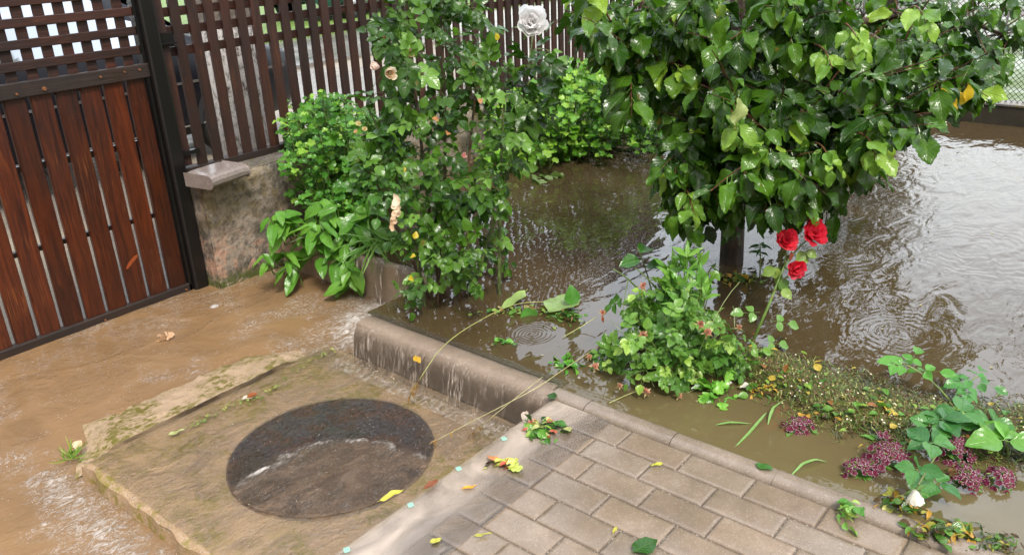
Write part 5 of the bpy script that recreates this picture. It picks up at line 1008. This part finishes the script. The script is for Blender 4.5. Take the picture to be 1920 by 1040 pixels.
# ------------------------------------------------------------------ rose twigs and seedlings at the right
R4 = np.random.default_rng(404)
hr = empty('white_rose_twig', gz(1775, 850, .03), 'rose twig with dark leaves and a hanging white rose, sprawled over the crimson flower heads', 'rose')
m = MB(); P = np.array([gz(1800, 790, .02), gz(1775, 820, .07), gz(1745, 870, .09), px(1722, 908, 2.06)]); m.tube(P, .003, 6, (.12, .16, .04)); m.tube([gz(1775, 830, .06), gz(1770, 770, .08), gz(1795, 800, .09)], .0025, 6, (.2, .16, .05)); m.build('stem', STEM, hr, smooth=True); L = Leaves()
for (x, y, z, n_, sz) in ((1765, 785, .09, 5, .07), (1745, 830, .09, 5, .07), (1800, 775, .08, 4, .07), (1720, 880, .10, 4, .062), (1755, 905, .06, 4, .06), (1860, 790, .04, 4, .07), (1745, 795, .08, 3, .06), (1840, 800, .05, 3, .06)):
    c = gz(x, y, z)
    for k in range(n_): a = 6.283 * k / n_ + R4.uniform(-.4, .4); L.put(TPL['roseleaf'][k % 6], c, [math.cos(a), math.sin(a), R4.uniform(-.3, .3)], UP + R4.normal(0, .2, 3) + [-.3, -.3, 0], sz * R4.uniform(.8, 1.1), mixc((.04, .15, .04), (.08, .24, .05), R4.random()))
sepals(L, px(1718, 912, 2.05), (.1, .1, 1), .03, R4); L.build('foliage', LEAFB, hr)
o = rose_bloom(px(1717, 930, 2.04), (-.15, -.35, -1.), .034, (.92, .90, .80), R4, 4, .55, hr, 'bloom', .08); o['label'] = 'white rose hanging head down'
o = rose_bloom(gz(1796, 805, .06), (-.3, -.3, .8), .014, (.88, .52, .34), R4, 3, .5, hr, 'bloom', .05); o['label'] = 'small peach rose bud'
o = rose_bloom(gz(1786, 888, .04), (-.3, -.3, .8), .020, (.42, .24, .12), R4, 4, .6, hr, 'bloom', .12); o['label'] = 'brown withered rose'
def sprig(label, x, y, x1, y1, d, n_, sz, col, seed, cat='seedling', kind='rose', name='bramble_sprig', z0=.0):
    r = np.random.default_rng(seed); a = gz(x, y, z0); b = px(x1, y1, d); root = empty(name, a, label, cat); m = MB(); P = bez(a, (a + b) / 2 + [0, 0, .04], b, 8); m.tube(P, np.linspace(.0035, .002, 8), 6, (.16, .22, .06)); m.build('stem', STEM, root, smooth=True); L = Leaves()
    for k in range(n_): t = 1 - .5 * k / n_; i = int(t * 7 * .999); an = k * 2.4; L.put(TPL[kind][r.integers(len(TPL[kind]))], P[min(i, 7)], [math.cos(an), math.sin(an), r.uniform(-.2, .3)], UP + [-.3, -.3, 0], sz, tuple(np.array(col) * r.uniform(.8, 1.2)))
    L.build('foliage', LEAFB, root); return root
sprig('arching bramble sprig with bright leaves, in front of the big ripple', 1788, 760, 1690, 680, 2.62, 4, .055, (.11, .33, .05), 1)
sprig('bramble sprig with darker paired leaves right of the bright one', 1785, 760, 1835, 705, 2.6, 5, .052, (.07, .24, .05), 2)
sprig('green seedling with large soft round leaves at the right edge', 1890, 860, 1880, 825, 2.3, 4, .10, (.13, .34, .04), 3, kind='roseleaf', name='leafy_seedling')
sprig('three dark strawberry-like leaves on a thin stalk, left of the apple trunk', 1225, 560, 1195, 465, 3.15, 3, .085, (.05, .17, .025), 4, kind='roseleaf', name='leafy_seedling')
sprig('dark leafy shoot standing in the water just right of the apple trunk', 1425, 515, 1425, 455, 3.55, 9, .05, (.04, .13, .02), 5, kind='lance', name='leafy_seedling')
# ------------------------------------------------------------------ right side: chain link fence on a low concrete edge
cl = empty('chain_link_fence', (6.72, 1., 0), 'rusty dark chain-link fence with square posts on a low concrete edge, behind the apple tree', 'fence')
m = MB(); m.box(6.65, 6.80, -4, 3.6, -.4, .135); m.build('concrete_edge', simple('sodden_dark_concrete', (.045, .038, .028), .35, 12, .6, .004), cl, bevel=.012); m = MB(); m.box(6.64, 6.81, -4, 3.6, .137, .15); m.build('edge_cap', WALLTOP, cl)
m = MB(); s_ = .036; X_ = 6.72; z0, z1 = .15, 1.75
for k in range(int((3.6 + 1.2 + (z1 - z0)) / s_)):
    for sg in (1, -1):
        y0 = -1.2 - (z1 - z0) + k * s_ if sg > 0 else -1.2 + k * s_; P = np.array([[X_ + .0015 * sg, y0, z0], [X_ + .0015 * sg, y0 + sg * (z1 - z0), z1]]); 
        # clip to the panel
        lo, hi = 0., 1.; d = sg * (z1 - z0)
        for lim, s2 in ((-1.2, 1), (3.6, -1)):
            t_ = (lim - y0) / d
            if (d > 0) == (s2 > 0): lo = max(lo, t_)
            else: hi = min(hi, t_)
        if hi - lo > .02: m.tube([P[0] + (P[1] - P[0]) * lo, P[0] + (P[1] - P[0]) * hi], +.0021, 3, cap=False)
m.build('wire_mesh', simple('dark_wire', (.012, .010, .010), .7), cl)
for y in (-.9, .55, 2.0, 3.45):
    m = MB(); m.box(X_ - .02, X_ + .02, y - .02, y + .02, .1, 1.85); m.build('post', BLACKM, cl)
m = MB(); m.tube([(X_, -1.2, 1.75), (X_, 3.6, 1.75)], .012, 8); m.build('top_rail', BLACKM, cl)
n = N('flooded_yard'); n.set(Base_Color=n.mix(n.rng(n.noise(1.1, 5), .42, .55), (.075, .052, .036), (.10, .15, .035)), Roughness=n.rng(n.noise(1.4, 3), .4, .6, .12, .7)); n.bump(n.noise(12, 4), .5, .01); m = MB(); m.box(6.8, 30, -12, 3.9, -.5, -.02); struct(m.build('neighbour_yard', n.m))
# ------------------------------------------------------------------ trees and house farther off (seen mainly mirrored in the water)
def far_tree(x, y, h, rad, seed, label, col=(.05, .12, .02), dark=(.02, .05, .012), n_=1500, z0=.4, ls=.11):
    r = np.random.default_rng(seed); root = empty('garden_tree', (x, y, -.2), label, 'tree', 'trees beyond the fences'); m = MB(); m.tube([(x, y, -.4), (x, y, h * .4), (x + .1, y, h * .8)], [.13, .10, .04], 10, (.08, .06, .04)); 
    for k in range(7): a = r.uniform(0, 6.28); m.tube([(x, y, h * r.uniform(.25, .6)), (x + rad * .7 * math.cos(a), y + rad * .7 * math.sin(a), h * r.uniform(.55, .85))], [.05, .01], 6, (.08, .06, .04))
    m.build('trunk', BARK, root, smooth=True); L = Leaves(); cl_ = [np.array([x + r.normal(0, .42) * rad, y + r.normal(0, .42) * rad, z0 + (h - z0) * r.uniform(.15, .95)]) for _ in range(22)]
    for k in range(n_): c = cl_[r.integers(22)]; p = c + r.normal(0, rad * .2, 3); L.put(LOWLEAF[k % 3], p, r.normal(0, 1, 3), UP + r.normal(0, .6, 3), ls * r.uniform(.7, 1.3), mixc(dark, col, r.random()))
    L.build('crown', LEAFB, root)
LOWLEAF = [leaf_tpl(1., .6, 'oval', 3, 1, .3, .4, .03, k, 0) for k in range(3)]
far_tree(7.4, 12.4, 3.2, 1.3, 1, 'green tree on the verge, directly behind the teal car')
far_tree(4.4, 12.8, 3.0, 1.2, 2, 'bushy tree beyond the street, left of the whitewashed trunk')
far_tree(17, 16.5, 5.5, 2.4, 3, 'broad dark tree far beyond the street, straight behind the tall rose', n_=1500, ls=.22)
far_tree(22, 9., 5.5, 2.4, 4, 'round tree far behind the long bush', n_=1500, ls=.22)
far_tree(9.3, 2.7, 2.4, .8, 5, 'young tree in the neighbouring yard behind the chain-link fence', n_=900, z0=.9)
far_tree(26, -3., 6.5, 2.8, 6, 'large tree at the far right beyond the yard', n_=1500, ls=.25)

bf = empty('board_fence', (2, 11.62, -.15), 'dark board fence across the street, seen over the black car through the gate lattice', 'fence')
for k in range(60):
    m = MB(); x = -4.5 + .16 * k; m.box(x, x + .13, 11.62, 11.64, -.12, 1.5 + .02 * math.sin(k * 3)); m.build('board', PICKW, bf)
m = MB(); m.box(-4.5, 5.1, 11.645, 11.68, .2, .28); m.box(-4.5, 5.1, 11.645, 11.68, 1.1, 1.18); m.build('rail', RAILW, bf)

# slim timber pole in the yard, mirrored in the flood
d_ = gz(1655, 400)[:2]; d_ = d_ / np.linalg.norm(d_) * 9.0; m = MB(); m.tube([(d_[0], d_[1], -.3), (d_[0] + .05, d_[1], 1.2), (d_[0] + .02, d_[1] + .05, 3.4)], [.05, .045, .04], 10, (.05, .035, .025)); o = m.build('timber_pole', BARK, smooth=True, loc=(d_[0], d_[1], -.3)); tag(o, 'slim dark timber pole in the yard beyond the chain-link fence', 'pole')
# scraps and specks adrift
r = np.random.default_rng(88); L = Leaves()
for k in range(150):
    p = gz(r.uniform(900, 1900), r.uniform(430, 760), .006) if k % 2 else gz(r.uniform(960, 1900), r.uniform(300, 700), .006)
    if p[0] < 1.97 or p[0] > 6.4 or p[1] > 3.5: continue
    L.put(TPL[('lance', 'roseleaf')[k % 2]][k % 4], p, [r.normal(), r.normal(), .05], UP + r.normal(0, .1, 3), r.uniform(.004, .013), [(.12, .2, .04), (.4, .34, .16), (.10, .06, .03), (.5, .46, .38)][k % 4])
o = L.build('drifting_specks', LEAFB); o['kind'] = 'stuff'; tag(o, 'tiny scraps and specks adrift on the flood water', 'debris')

for (x, y, lab) in ((1356, 724, 'white petal on the litter below the low rose shrub, left one'), (1387, 727, 'pale petal on the litter below the low rose shrub, beside a lime leaf'), (1296, 729, 'pale green-white leaf afloat below the low rose shrub')):
    single('fallen_petal', lab, 'petal', PT[0], gz(x, y, .02), [.6, -.6, .1], UP, .030, (.80, .78, .70) if y != 729 else (.55, .66, .50), PETAL)
single('fallen_petal', 'translucent white petal lying above the green leaf clump on the paving', 'petal', PT[1], gz(985, 792, .006), [.6, .5, .02], UP, .035, (.62, .52, .44), PETAL)
